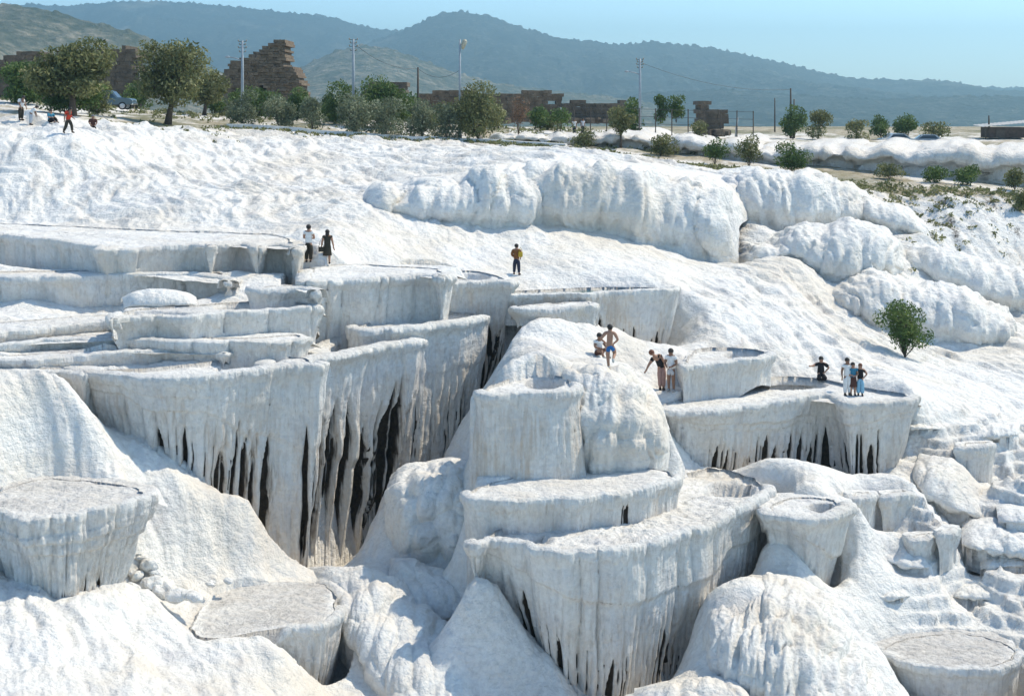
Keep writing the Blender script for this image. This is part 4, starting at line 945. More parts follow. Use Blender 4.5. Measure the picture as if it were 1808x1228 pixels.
def rng_blobs(seed, w, h, n, z0=0.35, dep=0.8):
    r = random.Random(seed); o = []
    for k in range(n):
        u = k / max(1, n - 1)
        z = h * (z0 + (0.92 - z0) * (0.15 + 0.85 * r.random()))
        hw = w / 2 * math.sin(math.pi * min(0.97, max(0.12, (z / h - z0 * 0.55) / (1.10 - z0 * 0.55)))) ** 0.6
        a = r.uniform(0, 6.283); q = r.random() ** 0.5 * 0.72
        s = r.uniform(0.11, 0.34) if z0 > 0.2 else r.uniform(0.26, 0.40)
        o.append((math.cos(a) * hw * q, math.sin(a) * hw * q * dep, z, w * s, w * s * dep, h * s * r.uniform(0.55, 0.85)))
    return o
def plant(name, label, cat, px, py, d, wpx, hpx, seed, mat, n=900, group=None, kind='bush', nb=9, leaf=0.10, lean=0.0, zfix=None):
    x, y, z = P(px, py, d)
    if zfix is None: z = min(ground_z(x, y) + 0.05, z + 0.8) if abs(ground_z(x, y) - z) < 1.2 else z
    h = hpx * d / F + (P(px, py, d)[2] - z); w = wpx * d / F
    h = max(h, 0.3)
    root = empty(name, (x, y, z - 0.05))
    tag(root, label, cat, group)
    r = random.Random(seed)
    z0 = 0.30 if kind == 'tree' else 0.22 if kind == 'low' else 0.05
    bl = rng_blobs(seed, w, h, nb, z0)
    bl.append((0, 0, h * 0.6, w * 0.26, w * 0.24, h * 0.28))
    mb = MB(); tr = max(0.03, w * (0.035 if kind == 'tree' else 0.015))
    top = (lean * h * 0.45, 0, h * 0.5)
    if kind in ('tree', 'low'):
        mb.tube([(0, 0, -0.15), (lean * h * 0.12, 0.0, h * 0.18), (lean * h * 0.34, 0.02, h * 0.36), top], [tr * 1.7, tr * 1.1, tr * 0.9, tr * 0.6], 8)
    tb = MB()
    for k, q in enumerate(bl):
        s = (lean * h * 0.3, 0, h * (0.30 if kind == 'tree' else 0.0))
        m_ = [(s[i] * 0.5 + q[i] * 0.5 + (r.uniform(-1, 1) * w * 0.05 if i < 2 else 0)) for i in range(3)]
        tb.tube([s, m_, (q[0], q[1], q[2] + q[5] * 0.5)], [tr * 0.55, tr * 0.4, tr * 0.12], 5)
    if kind in ('tree', 'low'): mb.build('trunk', M['bark'], root, True)
    tb.build('branches', M['bark'], root, True)
    leaves('crown', bl, int(n * 1.5), leaf, seed, mat, root)
    return root
TG = 'trees and bushes along the plateau edge'
BT = [
 # name label cat px py d w h seed mat n kind leaf
 ('olive_tree', 'tall spreading olive tree behind the people at the far left edge of the plateau', 'tree', 128, 210, 104, 150, 128, 1, 'leaf_olive', 7000, 'tree', 0.16),
 ('leafy_bush', 'dense dark green bush at the left edge behind the person in the white shirt', 'bush', 38, 192, 118, 86, 78, 2, 'leaf_green', 3600, 'bush', 0.15),
 ('olive_tree', 'olive tree with a dark leaning trunk standing alone right of the parked vehicle', 'tree', 296, 214, 112, 128, 136, 3, 'leaf_olive', 6000, 'tree', 0.15),
 ('olive_tree', 'lower round olive tree filling the gap between the leaning olive and the ruined tower', 'tree', 360, 200, 128, 76, 78, 4, 'leaf_olive', 3200, 'tree', 0.15),
 ('leafy_bush', 'bright green bush behind the hood of the parked vehicle', 'bush', 240, 192, 132, 56, 42, 5, 'leaf_green', 1500, 'bush', 0.13),
 ('leafy_bush', 'bright green low bush at the foot of the ruined tower', 'bush', 452, 208, 130, 70, 48, 6, 'leaf_green', 2000, 'bush', 0.13),
 ('oleander_bush', 'grey green oleander bush in front of the pole left of the ruined tower', 'bush', 428, 222, 115, 42, 54, 7, 'leaf_grey', 1500, 'bush', 0.11),
 ('oleander_bush', 'grey green oleander bush in front of the ruined tower, second in the row', 'bush', 494, 224, 115.5, 46, 62, 8, 'leaf_grey', 1600, 'bush', 0.11),
 ('leafy_bush', 'dark green rounded bush touching the right foot of the ruined tower', 'bush', 526, 210, 130, 44, 50, 9, 'leaf_green', 1500, 'bush', 0.13),
 ('oleander_bush', 'small pale oleander bush right of the ruined tower', 'bush', 552, 226, 115.5, 40, 46, 10, 'leaf_grey', 1200, 'bush', 0.11),
 ('cypress_tree', 'narrow young cypress right of the ruined tower', 'tree', 577, 208, 128, 18, 52, 11, 'leaf_green', 900, 'bush', 0.10),
 ('leafy_bush', 'dark green bush beside the tall insulator pole', 'bush', 604, 220, 125, 46, 60, 12, 'leaf_green', 1800, 'bush', 0.13),
 ('oleander_bush', 'tall grey green oleander bush in front of the insulator pole', 'bush', 626, 236, 116, 54, 62, 13, 'leaf_grey', 2000, 'bush', 0.11),
 ('broad_tree', 'broad dark green tree in front of the low ruin left of the short dark pole', 'tree', 684, 224, 124, 108, 80, 14, 'leaf_green', 4200, 'tree', 0.14),
 ('oleander_bush', 'grey green oleander bush under the broad dark tree', 'bush', 682, 240, 116.5, 58, 56, 15, 'leaf_grey', 1800, 'bush', 0.11),
 ('oleander_bush', 'grey green oleander bush just right of the short dark pole', 'bush', 744, 242, 117, 46, 52, 16, 'leaf_grey', 1500, 'bush', 0.11),
 ('oleander_bush', 'grey green oleander bush left of the lamp post', 'bush', 788, 244, 117, 46, 52, 17, 'leaf_grey', 1500, 'bush', 0.11),
 ('olive_tree', 'olive green shrub like tree immediately right of the lamp post', 'tree', 846, 248, 117, 66, 86, 18, 'leaf_olive', 2600, 'bush', 0.13),
 ('bare_shrub', 'bare reddish brown shrub in front of the long low ruin', 'shrub', 915, 230, 124, 36, 50, 19, 'leaf_dry', 420, 'bush', 0.09),
 ('young_tree', 'round headed young tree on a thick stem in front of the white terrace cliff', 'tree', 1096, 264, 117, 52, 74, 20, 'leaf_olive', 2200, 'tree', 0.11),
 ('leafy_bush', 'dark upright bush beside the right hand utility pole with one arm', 'bush', 1116, 216, 140, 42, 42, 21, 'leaf_green', 1400, 'bush', 0.13),
 ('leafy_bush', 'dark green bush behind the wire fence, left of the pair', 'bush', 1166, 216, 140, 26, 44, 22, 'leaf_green', 900, 'bush', 0.13),
 ('leafy_bush', 'tall thin dark bush behind the wire fence, right of the pair', 'bush', 1194, 216, 140, 32, 48, 23, 'leaf_green', 1000, 'bush', 0.13),
 ('leafy_bush', 'low round green bush in front of the square ruin block', 'bush', 1232, 234, 128, 36, 20, 24, 'leaf_olive', 700, 'bush', 0.11),
 ('broad_tree', 'dark bushy tree around the pair of tall thin poles', 'tree', 1400, 236, 150, 46, 50, 25, 'leaf_green', 1700, 'bush', 0.14),
 ('broad_tree', 'lighter bushy tree just right of the pair of tall thin poles', 'tree', 1444, 236, 152, 42, 42, 26, 'leaf_olive', 1400, 'bush', 0.14),
 ('leafy_bush', 'low grey bush on the right skyline, leftmost of four', 'bush', 1514, 240, 150, 44, 26, 27, 'leaf_olive', 900, 'bush', 0.13),
 ('leafy_bush', 'round dark bush on the right skyline behind the white vehicle', 'bush', 1556, 240, 152, 40, 33, 28, 'leaf_green', 1100, 'bush', 0.13),
 ('broad_tree', 'pointed dark tree rising behind the white parked vehicle at right', 'tree', 1602, 238, 152, 46, 44, 29, 'leaf_green', 1400, 'bush', 0.14),
 ('leafy_bush', 'low wide bush on the right skyline between the white vehicle and the shed', 'bush', 1656, 240, 150, 54, 24, 30, 'leaf_olive', 1000, 'bush', 0.13),
 ('leafy_bush', 'low dark bush against the white terrace cliff, left of the round headed young tree', 'bush', 1030, 256, 117, 50, 28, 31, 'leaf_olive', 900, 'bush', 0.10),
 ('leafy_bush', 'wide ragged bush against the white terrace cliff, right of the round headed young tree', 'bush', 1166, 274, 114, 64, 34, 32, 'leaf_olive', 1200, 'bush', 0.10),
 ('leafy_bush', 'dark ragged bush under the square ruin block at the foot of the white cliff', 'bush', 1262, 284, 110, 48, 38, 33, 'leaf_green', 1100, 'bush', 0.10),
 ('leafy_bush', 'upright spreading bush standing higher than the rest before the white cliff', 'bush', 1322, 290, 109, 44, 52, 34, 'leaf_olive', 1100, 'bush', 0.10),
 ('leafy_bush', 'twin topped dark bush at the foot of the white cliff, below the tall thin poles', 'bush', 1398, 296, 108, 60, 40, 35, 'leaf_green', 1500, 'bush', 0.10),
 ('leafy_bush', 'small faint bush low on the white cliff face, left of three at the right', 'bush', 1570, 312, 105, 50, 22, 36, 'leaf_olive', 600, 'bush', 0.10),
 ('leafy_bush', 'small dark bush low on the white cliff face, middle of three at the right', 'bush', 1650, 318, 104, 52, 26, 37, 'leaf_green', 800, 'bush', 0.10),
 ('leafy_bush', 'rounded dark bush low on the white cliff face, largest of three at the right', 'bush', 1708, 326, 103.5, 46, 36, 38, 'leaf_green', 1000, 'bush', 0.10),
 ('leafy_bush', 'dark bush against the white cliff at the right edge', 'bush', 1792, 332, 102, 40, 34, 39, 'leaf_olive', 900, 'bush', 0.10),
 ('leafy_bush', 'brownish shrub on the white slope at the right edge under the cliff', 'bush', 1800, 386, 96, 30, 50, 40, 'leaf_olive', 800, 'bush', 0.09),
 ('young_tree', 'lone small green tree standing on the bare white slope at the right', 'tree', 1598, 632, 73, 92, 98, 41, 'leaf_green', 3600, 'low', 0.075),
]
for (nm, lb, ct, px, py, d, w, h, sd, mt, n, kd, lf) in BT:
    if py < 250 and 400 < px < 1000 and kd == 'bush' and w > 25: w *= 1.3; h *= 1.12; n = int(n * 1.3)
    plant(nm, lb, ct, px, py, d, w, h, sd, M[mt], n, TG if py < 300 else None, kd, nb=22 if n > 2500 else 9, leaf=lf, lean=0.25 if 'leaning' in lb else 0.0)
plant('leafy_bush', 'deep green undergrowth beneath the tall spreading olive tree at far left', 'bush', 118, 206, 106, 110, 66, 51, M['leaf_green'], 3000, TG, 'bush', nb=12, leaf=0.14)
plant('leafy_bush', 'dark undergrowth between the pickup truck and the leaning olive tree', 'bush', 168, 204, 112, 60, 54, 52, M['leaf_olive'], 1600, TG, 'bush', nb=9, leaf=0.13)
r_ = random.Random(77)
for k in range(34):                              # the ragged hedge behind the front row
    px = 545 + k * 14.2 + r_.uniform(-6, 6) if k < 32 else r_.uniform(330, 420)
    if 893 < px < 940: continue
    plant('hedge_shrub', 'olive green shrub in the ragged hedge between the front bushes and the ruins', 'shrub', px, 222 + 0.012 * (px - 545), r_.uniform(126, 140), r_.uniform(34, 56), r_.uniform(30, 54) * (1 if px < 880 else 0.7), 300 + k, M[r_.choice(['leaf_olive', 'leaf_green', 'leaf_grey'])], 620, 'shrubs of the ragged hedge in front of the ruins', 'bush', nb=6, leaf=0.13)
# scattered dry tufts: nobody could count them
def tufts():
    r = random.Random(5); C = []
    def put(px, py, d, s):
        x, y, z = P(px, py, d); C.append((x, y, ground_z(x, y) + s * 0.25, s, s, s * 0.6))
    for k in range(620):
        px = r.uniform(860, 1830)
        d0 = np.interp(px, [850, 1000, 1200, 1400, 1600, 1808], [114, 112, 107.5, 102, 99.5, 99])
        put(px, 0, d0 + r.gauss(0, 1.3), r.uniform(0.12, 0.36))
    for k in range(420):
        px = r.uniform(380, 1000); d0 = np.interp(px, [380, 600, 812, 1000], [112, 114.5, 116.5, 114])
        put(px, 0, d0 + r.gauss(0, 1.0), r.uniform(0.10, 0.28))
    for k in range(500):
        px = r.uniform(-20, 1250); put(px, 0, r.uniform(116, 140), r.uniform(0.15, 0.45))
    for k in range(170):
        px = r.gauss(1640, 60); put(px, 0, r.gauss(95, 3.0), r.uniform(0.12, 0.3))
    for k in range(60):
        px = r.uniform(1500, 1830); put(px, 0, r.uniform(88, 98), r.uniform(0.1, 0.28))
    for k in range(40):
        px = r.uniform(150, 420); put(px, 0, r.uniform(103, 113), r.uniform(0.1, 0.3))
    o = leaves('dry_scrub', C, 26000, 0.12, 9, M['leaf_olive'], None, (0.1, 1.0))
    tag(o, 'dry brown and olive scrub along the lip of the white slope', 'scrub', None, 'stuff')
tufts()

# ------------------------------------------------------------------ ruins: courses of stone blocks inside a ragged outline
def mat_stone(name, lo, hi):
    m, t, b = newmat(name); c = coords(t)
    n = noise(t, c, 1.3, 6, 0.65); n2 = noise(t, c, 7, 4, 0.6)
    col = ramp(t, n, [(0.3, lo), (0.7, hi)])
    t.links.new(mix(t, 0.5, col, ramp(t, n2, [(0.3, 0.45), (0.65, 1.1)]), 'MULTIPLY'), b.inputs['Base Color'])
    b.inputs['Roughness'].default_value = 0.9
    bump(t, b, n2, 0.8, 0.1)
    return m
M['ruin'] = mat_stone('brown_ruin_stone', (0.10, 0.070, 0.045), (0.26, 0.19, 0.125))
M['ruin2'] = mat_stone('dark_ruin_stone', (0.07, 0.055, 0.04), (0.19, 0.145, 0.10))
def ruin(label, outline, d, thick, seed, mat, course=0.75, block=1.5, holes=(), rz=0.0):
    r = random.Random(seed)
    O = [((px - CX) / F * d, Z0 - (py - YH) / F * d) for px, py in outline]
    xs = [o[0] for o in O]; zs = [o[1] for o in O]
    x0 = (min(xs) + max(xs)) / 2; z0 = min(zs)
    root = empty('ruined_wall', (x0, d, z0), rz); tag(root, label, 'ruin', 'ancient stone ruins on the plateau')
    HO = [[((px - CX) / F * d, Z0 - (py - YH) / F * d) for px, py in h] for h in holes]
    mb = MB(); z = z0
    while z < max(zs):
        c = course * r.uniform(0.8, 1.2); zc = z + c / 2
        x = min(xs) + r.uniform(-block, 0)
        while x < max(xs):
            w = block * r.uniform(0.5, 1.5); xc = x + w / 2
            if inpoly(np.array([xc]), np.array([zc]), O)[0] and not any(inpoly(np.array([xc]), np.array([zc]), h)[0] for h in HO):
                mb.box((xc - x0, r.uniform(-0.10, 0.10), zc - z0), (w - 0.012, thick * r.uniform(0.97, 1.03), c - 0.012), 0, 0.025, r)
            x += w
        z += c
    mb.build('masonry', mat, root)
    rb = MB()
    for k in range(26):
        s = r.uniform(0.3, 0.9); rb.box((r.uniform(min(xs), max(xs)) - x0, -thick / 2 - r.uniform(0.3, 2.5), s * 0.2), (s, s * r.uniform(.6, 1.2), s * 0.7), r.uniform(0, 3), 0.08, r)
    rb.build('rubble', mat, root)
    return root
ruin('tall ruined stone tower with a stepped slanting top, highest ruin on the plateau', [(400, 215), (404, 135), (412, 116), (420, 106), (432, 108), (452, 98), (454, 92), (470, 90), (476, 82), (490, 74), (503, 71), (510, 74), (510, 116), (528, 120), (530, 142), (536, 146), (538, 215)], 150, 6, 1, M['ruin'], 0.30, 0.55, holes=[[(462, 150), (474, 150), (474, 168), (462, 168)]])
ruin('broken stone arch stump rising behind the olive trees at left', [(170, 190), (172, 92), (186, 86), (196, 88), (214, 90), (222, 84), (232, 80), (238, 88), (252, 96), (248, 104), (238, 108), (246, 128), (250, 150), (250, 190)], 150, 5, 2, M['ruin2'], 0.42, 0.75)
ruin('low dark curved ruin wall behind the bush at the left edge', [(-40, 200), (-30, 118), (10, 104), (40, 95), (70, 93), (90, 98), (100, 120), (104, 200)], 160, 4, 8, M['ruin2'], 0.42, 0.75)
ruin('small flat topped ruin showing over the broad dark tree', [(640, 215), (642, 160), (660, 150), (681, 147), (681, 145), (719, 146), (719, 158), (724, 215)], 150, 5, 3, M['ruin2'], 0.42, 0.75)
ruin('long low ruin wall with a flat top and a slit opening near its right end', [(735, 215), (737, 168), (765, 165), (766, 160), (800, 160), (850, 163), (895, 164), (935, 162), (989, 163), (991, 205), (986, 215)], 160, 5, 4, M['ruin'], 0.42, 0.75, holes=[[(972, 182), (979, 182), (979, 172), (972, 172)]])
ruin('low crumbling ruin wall right of the long flat topped ruin', [(988, 215), (990, 186), (1004, 180), (1030, 178), (1050, 184), (1080, 182), (1105, 178), (1112, 190), (1112, 215)], 158, 4, 5, M['ruin2'], 0.45, 0.9)
ruin('square ruin block with a raised left corner standing alone right of the wire fence', [(1229, 236), (1230, 182), (1236, 180), (1247, 182), (1248, 190), (1276, 192), (1276, 236)], 138, 4, 6, M['ruin2'], 0.45, 0.85)

# ------------------------------------------------------------------ poles, fence, kerb
M['pole_blue'] = simple('pale_grey_paint', (0.30, 0.34, 0.37), 0.5, scale=3)
M['pole_dark'] = simple('weathered_timber', (0.085, 0.07, 0.055), 0.85, scale=6, var=0.3)
M['insul'] = simple('glazed_insulator', (0.30, 0.27, 0.22), 0.3)
M['lamp'] = simple('lamp_casing', (0.38, 0.36, 0.27), 0.4)
M['wire'] = simple('dark_wire', (0.05, 0.05, 0.05), 0.5)
def pole(label, px, pyb, pyt, d, r0, mat, kind='plain', cat='utility pole', lean=0.0):
    x, y, z = P(px, pyb, d); h = (pyb - pyt) * d / F
    root = empty('utility_pole' if kind != 'lamp' else 'lamp_post', (x, y, z)); tag(root, label, cat)
    m = MB(); m.tube([(0, 0, -0.5), (lean * h * .5, 0, h * 0.5), (lean * h, 0, h)], [r0, r0 * 0.85, r0 * 0.62], 10); m.build('pole', mat, root, True)
    if kind == 'arm':
        a = MB(); a.tube([(-1.25, 0, h * 0.80), (-0.6, 0, h * 0.785), (0, 0, h * 0.75)], 0.06, 6); a.ball((-1.3, 0, h * 0.80), (0.22, 0.13, 0.09)); a.build('arm', mat, root, True)
    if kind in ('insul', 'arm'):
        for k, q in enumerate((0.99, 0.95, 0.91, 0.86)):
            c = MB(); s = 0.35 if k % 2 == 0 else 0.26
            c.tube([(-s, 0, h * q), (s, 0, h * q)], 0.03, 6); ca = c.build('crossarm', M['pole_dark'], root)
            for sg in (-1, 1):
                i = MB(); i.tube([(sg * s, 0, h * q), (sg * s, 0, h * q + 0.05), (sg * s, 0, h * q + 0.16)], [0.03, 0.065, 0.04], 8)
                i.build('insulator', M['insul'], ca, True)
    if kind == 'lamp':
        a = MB(); a.tube([(0, 0, h * 0.94), (0.16, 0, h * 0.955), (0.30, 0, h * 0.985)], 0.04, 6); ao = a.build('lamp_arm', mat, root, True)
        l = MB(); l.tube([(0.22, 0, h * 0.90), (0.30, 0, h * 0.94), (0.42, 0, h * 0.985), (0.46, 0, h * 1.0)], [0.10, 0.20, 0.22, 0.10], 10); l.build('lamp_head', M['lamp'], root, True)
        b = MB(); b.tube([(0, 0, -0.3), (0, 0, 0.5)], r0 * 1.5, 10); b.build('base_sleeve', mat, root, True)
    return root, h
pole('pale pole with a side arm standing before the ruined tower', 428, 215, 72, 124, 0.15, M['pole_blue'], 'arm')
pole('tall pole with stacked insulators rising between the ruined tower and the broad tree', 624, 215, 69, 124, 0.15, M['pole_blue'], 'insul')
pole('short dark timber pole between the broad tree and the lamp post', 738, 225, 119, 130, 0.13, M['pole_dark'], 'plain')
pole('tall pale lamp post with a tilted lamp head at the edge of the white slope', 812, 242, 70, 118, 0.12, M['pole_blue'], 'lamp', 'lamp post')
pole('grey pole with one thin arm above the dark bush right of the long ruin', 1130, 216, 104, 138, 0.15, M['pole_blue'], 'arm')
pole('thin distant pole left of the pair of tall thin poles', 1368, 236, 173, 170, 0.10, M['pole_dark'], 'plain')
pole('taller of the pair of thin poles behind the bushy tree at right', 1396, 236, 156, 152, 0.13, M['pole_dark'], 'plain')
pole('shorter of the pair of thin poles behind the bushy tree at right', 1402, 236, 175, 152, 0.11, M['pole_dark'], 'plain')
pole('short bent grey post right of the square ruin block', 1299, 236, 208, 140, 0.12, M['pole_blue'], 'plain', 'post', 0.12)
pole('short post on the right skyline left of the shed', 1746, 232, 204, 150, 0.11, M['pole_dark'], 'plain', 'post')
pole('pale slim trunk like post in front of the broken arch stump', 247, 168, 128, 145, 0.12, M['lamp'], 'plain', 'post')
# fence
def fence():
    root = empty('wire_fence', P(1130, 236, 134)); tag(root, 'dark wire fence with thin posts in front of the pale dry field', 'fence')
    o = np.array(root.location)
    xs = np.linspace(985, 1330, 13); tops = []
    for px in xs:
        a = P(px, np.interp(px, [985, 1330], [228, 237]), 134) - o
        m = MB(); m.tube([a - (0, 0, .3), a + (0, 0, 2.2)], 0.055, 6); m.build('post', M['pole_dark'], root); tops.append(a)
    for q in (0.7, 1.4, 2.1):
        m = MB(); m.tube([t + (0, 0, q) for t in tops], 0.02, 5); m.build('wire', M['wire'], root)
fence()
def wire(label, pts, sag=1.0):
    A = np.array(pts); out = []
    for a, b in zip(A[:-1], A[1:]):
        for t in np.linspace(0, 1, 14): out.append(a + (b - a) * t - np.array([0, 0, 4 * sag * t * (1 - t)]))
    m = MB(); m.tube(out, 0.018, 5); o = m.build('overhead_wire', M['wire']); tag(o, label, 'wire')
wire('thin wire sagging from the insulator pole past the short pole to the lamp post', [P(624, 76, 124), P(738, 121, 130), P(812, 124, 118)], 0.7)
wire('thin wire sagging between the one armed pole and the tall thin pole at right', [P(1130, 110, 138), P(1396, 158, 152)], 0.9)
def strip(name, pts, w, h, mat, step=0.8):
    A, _ = resample(np.array(pts), step); A = gsm(A, 3, False); m = MB(); n = len(A)
    T = np.gradient(A[:, :2], axis=0); T /= np.linalg.norm(T, axis=1)[:, None]; Nn = np.stack([-T[:, 1], T[:, 0]], 1)
    v = []; f = []
    for i in range(n):
        z = ground_z(A[i, 0], A[i, 1]) + 0.02
        for s, zz in ((-.5, -.3), (-.5, h), (.5, h), (.5, -.3)):
            v.append((A[i, 0] + Nn[i, 0] * s * w, A[i, 1] + Nn[i, 1] * s * w, z + zz))
    for i in range(n - 1):
        for k in range(3): f.append((i * 4 + k, i * 4 + k + 1, (i + 1) * 4 + k + 1, (i + 1) * 4 + k))
    f += [(0, 1, 2, 3), ((n - 1) * 4 + 3, (n - 1) * 4 + 2, (n - 1) * 4 + 1, (n - 1) * 4)]
    m.add(v, f); return m.build(name, mat, None, False, 0.04)
M['kerb'] = simple('whitewashed_kerb', (0.66, 0.65, 0.62), 0.8, scale=2, var=0.15)
k = strip('kerb', [P(400, 0, 114), P(500, 0, 114.6), P(600, 0, 115.2), P(700, 0, 116), P(812, 0, 117), P(900, 0, 116.6), P(1000, 0, 115)], 0.6, 0.28, M['kerb']); tag(k, kind='structure')

# ------------------------------------------------------------------ the air: one even volume round the camera and the whole scene
def haze():
    m = bpy.data.materials.new('haze'); m.use_nodes = True; t = m.node_tree
    for q in list(t.nodes):
        if q.type == 'BSDF_PRINCIPLED': t.nodes.remove(q)
    v = nd(t, 'ShaderNodeVolumePrincipled')
    v.inputs['Color'].default_value = (0.56, 0.88, 1.0, 1)
    v.inputs['Density'].default_value = HAZE
    v.inputs['Anisotropy'].default_value = 0.5
    t.links.new(v.outputs[0], t.nodes['Material Output'].inputs['Volume'])
    b = MB(); zlo, zhi = Z0 - 62.0, Z0 + 330.0
    b.box((0, 3100, (zlo + zhi) / 2), (9400, 6500, zhi - zlo))
    o = b.build('haze', m); tag(o, kind='stuff')
HAZE = 2.5e-4
haze()
# ------------------------------------------------------------------ people
SKIN = simple('tanned_skin', (0.36, 0.20, 0.13), 0.55, var=0.08, scale=20)
SKIN2 = simple('darker_skin', (0.22, 0.12, 0.075), 0.55, var=0.08, scale=20)
HAIR = simple('dark_hair', (0.018, 0.014, 0.012), 0.6, var=0.2, scale=40)
HAIR2 = simple('auburn_hair', (0.14, 0.05, 0.025), 0.6, var=0.2, scale=40)
EYE = simple('eye_dark', (0.02, 0.015, 0.012), 0.3)
LIP = simple('lips', (0.30, 0.11, 0.09), 0.5)
CL = {}
def cloth(name, col):
    if name not in CL: CL[name] = simple(name.replace(' ', '_') + '_cloth', col, 0.9, var=0.14, scale=9, spec=0.15)
    return CL[name]
def skinmesh(name, verts, edges, mat, parent, root=0, sub=1):
    me = bpy.data.meshes.new(name)
    me.from_pydata([v[0] for v in verts], edges, [])
    o = link(name, me, mat, parent)
    sm = o.modifiers.new('skin', 'SKIN'); sm.use_smooth_shade = True; sm.branch_smoothing = 0.6
    if not me.skin_vertices: me.attributes.new('dummy', 'FLOAT', 'POINT')
    bm = bmesh.new(); bm.from_mesh(me)
    lay = bm.verts.layers.skin.verify(); bm.verts.ensure_lookup_table()
    for i, v in enumerate(verts):
        r = v[1]; bm.verts[i][lay].radius = r if hasattr(r, '__len__') else (r, r)
        bm.verts[i][lay].use_root = (i == root)
    bm.to_mesh(me); bm.free()
    sb = o.modifiers.new('smooth', 'SUBSURF'); sb.levels = sub; sb.render_levels = sub
    return o
def first_hit(px, py):
    dg = bpy.context.evaluated_depsgraph_get()
    o = Vector((0, 0, Z0)); v = Vector(((px - CX) / F, 1, -(py - YH) / F)).normalized()
    for k in range(8):
        r = SC.ray_cast(dg, o, v)
        if not r[0]: return None
        if r[4].name == 'haze' or (r[4].parent and r[4].parent.get('category') == 'person'): o = r[1] + v * 0.01; continue
        return r[1].y + 0.03
BASE = dict(pelvis=(0, 0, .53), spine=(0, .005, .62), chest=(0, .0, .73), nbase=(0, .005, .82), neck=(0, 0, .855), head=(0, -.01, .915), top=(0, -.005, .955),
            shl=(.105, 0, .80), ell=(.135, .015, .635), wrl=(.14, -.02, .49), shr=(-.105, 0, .80), elr=(-.135, .015, .635), wrr=(-.14, -.02, .49),
            hil=(.052, 0, .505), knl=(.058, -.01, .28), anl=(.06, .012, .045), tol=(.068, -.085, .018), hir=(-.052, 0, .505), knr=(-.058, -.01, .28), anr=(-.06, .012, .045), tor=(-.068, -.085, .018))
RAD = dict(pelvis=(.082, .062), spine=(.072, .055), chest=(.088, .060), nbase=(.048, .042), neck=(.030, .030), head=(.056, .062), top=(.046, .050),
           shl=.042, ell=.028, wrl=.019, hil=.064, knl=.041, anl=.026, tol=.022)
def person(label, px, py, d, hpx, yaw, top, legs, pose=None, topcol=None, legcol=None, sleeve=0.6, skin=None, hair=None, shoe=(0.05, 0.04, 0.035), leglen=1.0, longhair=False, group=None, dz=0.0, hat=None):
    H = hpx * d / F; skin = skin or SKIN; hair = hair or HAIR
    x, y, z = P(px, py, d)
    if d > 50 and d < 80:                           # stand on whatever surface lies under the feet
        d2 = first_hit(px, py)
        if d2: d = d2; x, y, z = P(px, py, d); H = hpx * d / F
    root = empty('person', (x, y, z + dz), R(yaw)); tag(root, label, 'person', group)
    J = {k: np.array(v) for k, v in BASE.items()}
    for k, v in (pose or {}).items(): J[k] = np.array(v, float)
    J = {k: v * H for k, v in J.items()}
    rad = lambda k, f=1.0, add=0.0: (lambda r: tuple((q * f + add) * H for q in (r if hasattr(r, '__len__') else (r, r))))([1.14 * q_ for q_ in (lambda z_: z_ if hasattr(z_, '__len__') else (z_, z_))(RAD.get(k, RAD.get(k[:2] + 'l')))])
    V = []; E = []; idx = {}
    def av(k, p, r): V.append((tuple(p), r)); idx[k] = len(V) - 1
    for k in ('pelvis', 'spine', 'chest', 'nbase', 'neck', 'head', 'top'): av(k, J[k], rad(k))
    for a, b in (('pelvis', 'spine'), ('spine', 'chest'), ('chest', 'nbase'), ('nbase', 'neck'), ('neck', 'head'), ('head', 'top')): E.append((idx[a], idx[b]))
    hd = J['head']
    for s in 'lr':
        for k in ('sh', 'el', 'wr'): av(k + s, J[k + s], rad(k + s))
        E += [(idx['nbase'], idx['sh' + s]), (idx['sh' + s], idx['el' + s]), (idx['el' + s], idx['wr' + s])]
        for k in ('hi', 'kn', 'an', 'to'): av(k + s, J[k + s], rad(k + s))
        E += [(idx['pelvis'], idx['hi' + s]), (idx['hi' + s], idx['kn' + s]), (idx['kn' + s], idx['an' + s]), (idx['an' + s], idx['to' + s])]
        dv = J['wr' + s] - J['el' + s]; dv = dv / np.linalg.norm(dv)
        sd = np.cross(dv, (0, 1, 0.2)); sd = sd / max(1e-6, np.linalg.norm(sd)); up = np.cross(sd, dv)
        pm = J['wr' + s] + dv * .030 * H; av('pa' + s, pm, (.020 * H, .014 * H)); E.append((idx['wr' + s], idx['pa' + s]))
        for q, (o, ln) in enumerate(((-.015, .036), (-.005, .042), (.005, .040), (.015, .032))):
            a = pm + sd * o * H + dv * .022 * H; b = a + (dv * 0.8 + up * 0.3) * ln * 0.55 * H; c = b + (dv * 0.6 + up * 0.6) * ln * 0.5 * H
            for w, pnt in enumerate((a, b, c)):
                av(f'f{s}{q}{w}', pnt, .0058 * H); E.append((idx['pa' + s] if w == 0 else idx[f'f{s}{q}{w - 1}'], idx[f'f{s}{q}{w}']))
        a = J['wr' + s] + dv * .012 * H + sd * .022 * H; b = a + (dv * 0.8 + sd * 0.5) * .026 * H
        av('t' + s, a, .0065 * H); av('u' + s, b, .0055 * H); E += [(idx['wr' + s], idx['t' + s]), (idx['t' + s], idx['u' + s])]
    ax = (J['top'] - J['neck']); ax = ax / np.linalg.norm(ax)
    fw = np.array((0, -1, 0)) - ax * np.dot((0, -1, 0), ax); fw /= np.linalg.norm(fw); sx = np.cross(ax, fw)
    av('nose', hd + fw * .064 * H - ax * .004 * H, .009 * H); E.append((idx['head'], idx['nose']))
    for q in (-1, 1): av(f'ear{q}', hd + sx * q * .058 * H, .010 * H); E.append((idx['head'], idx[f'ear{q}']))
    skinmesh('body', V, E, skin, root)
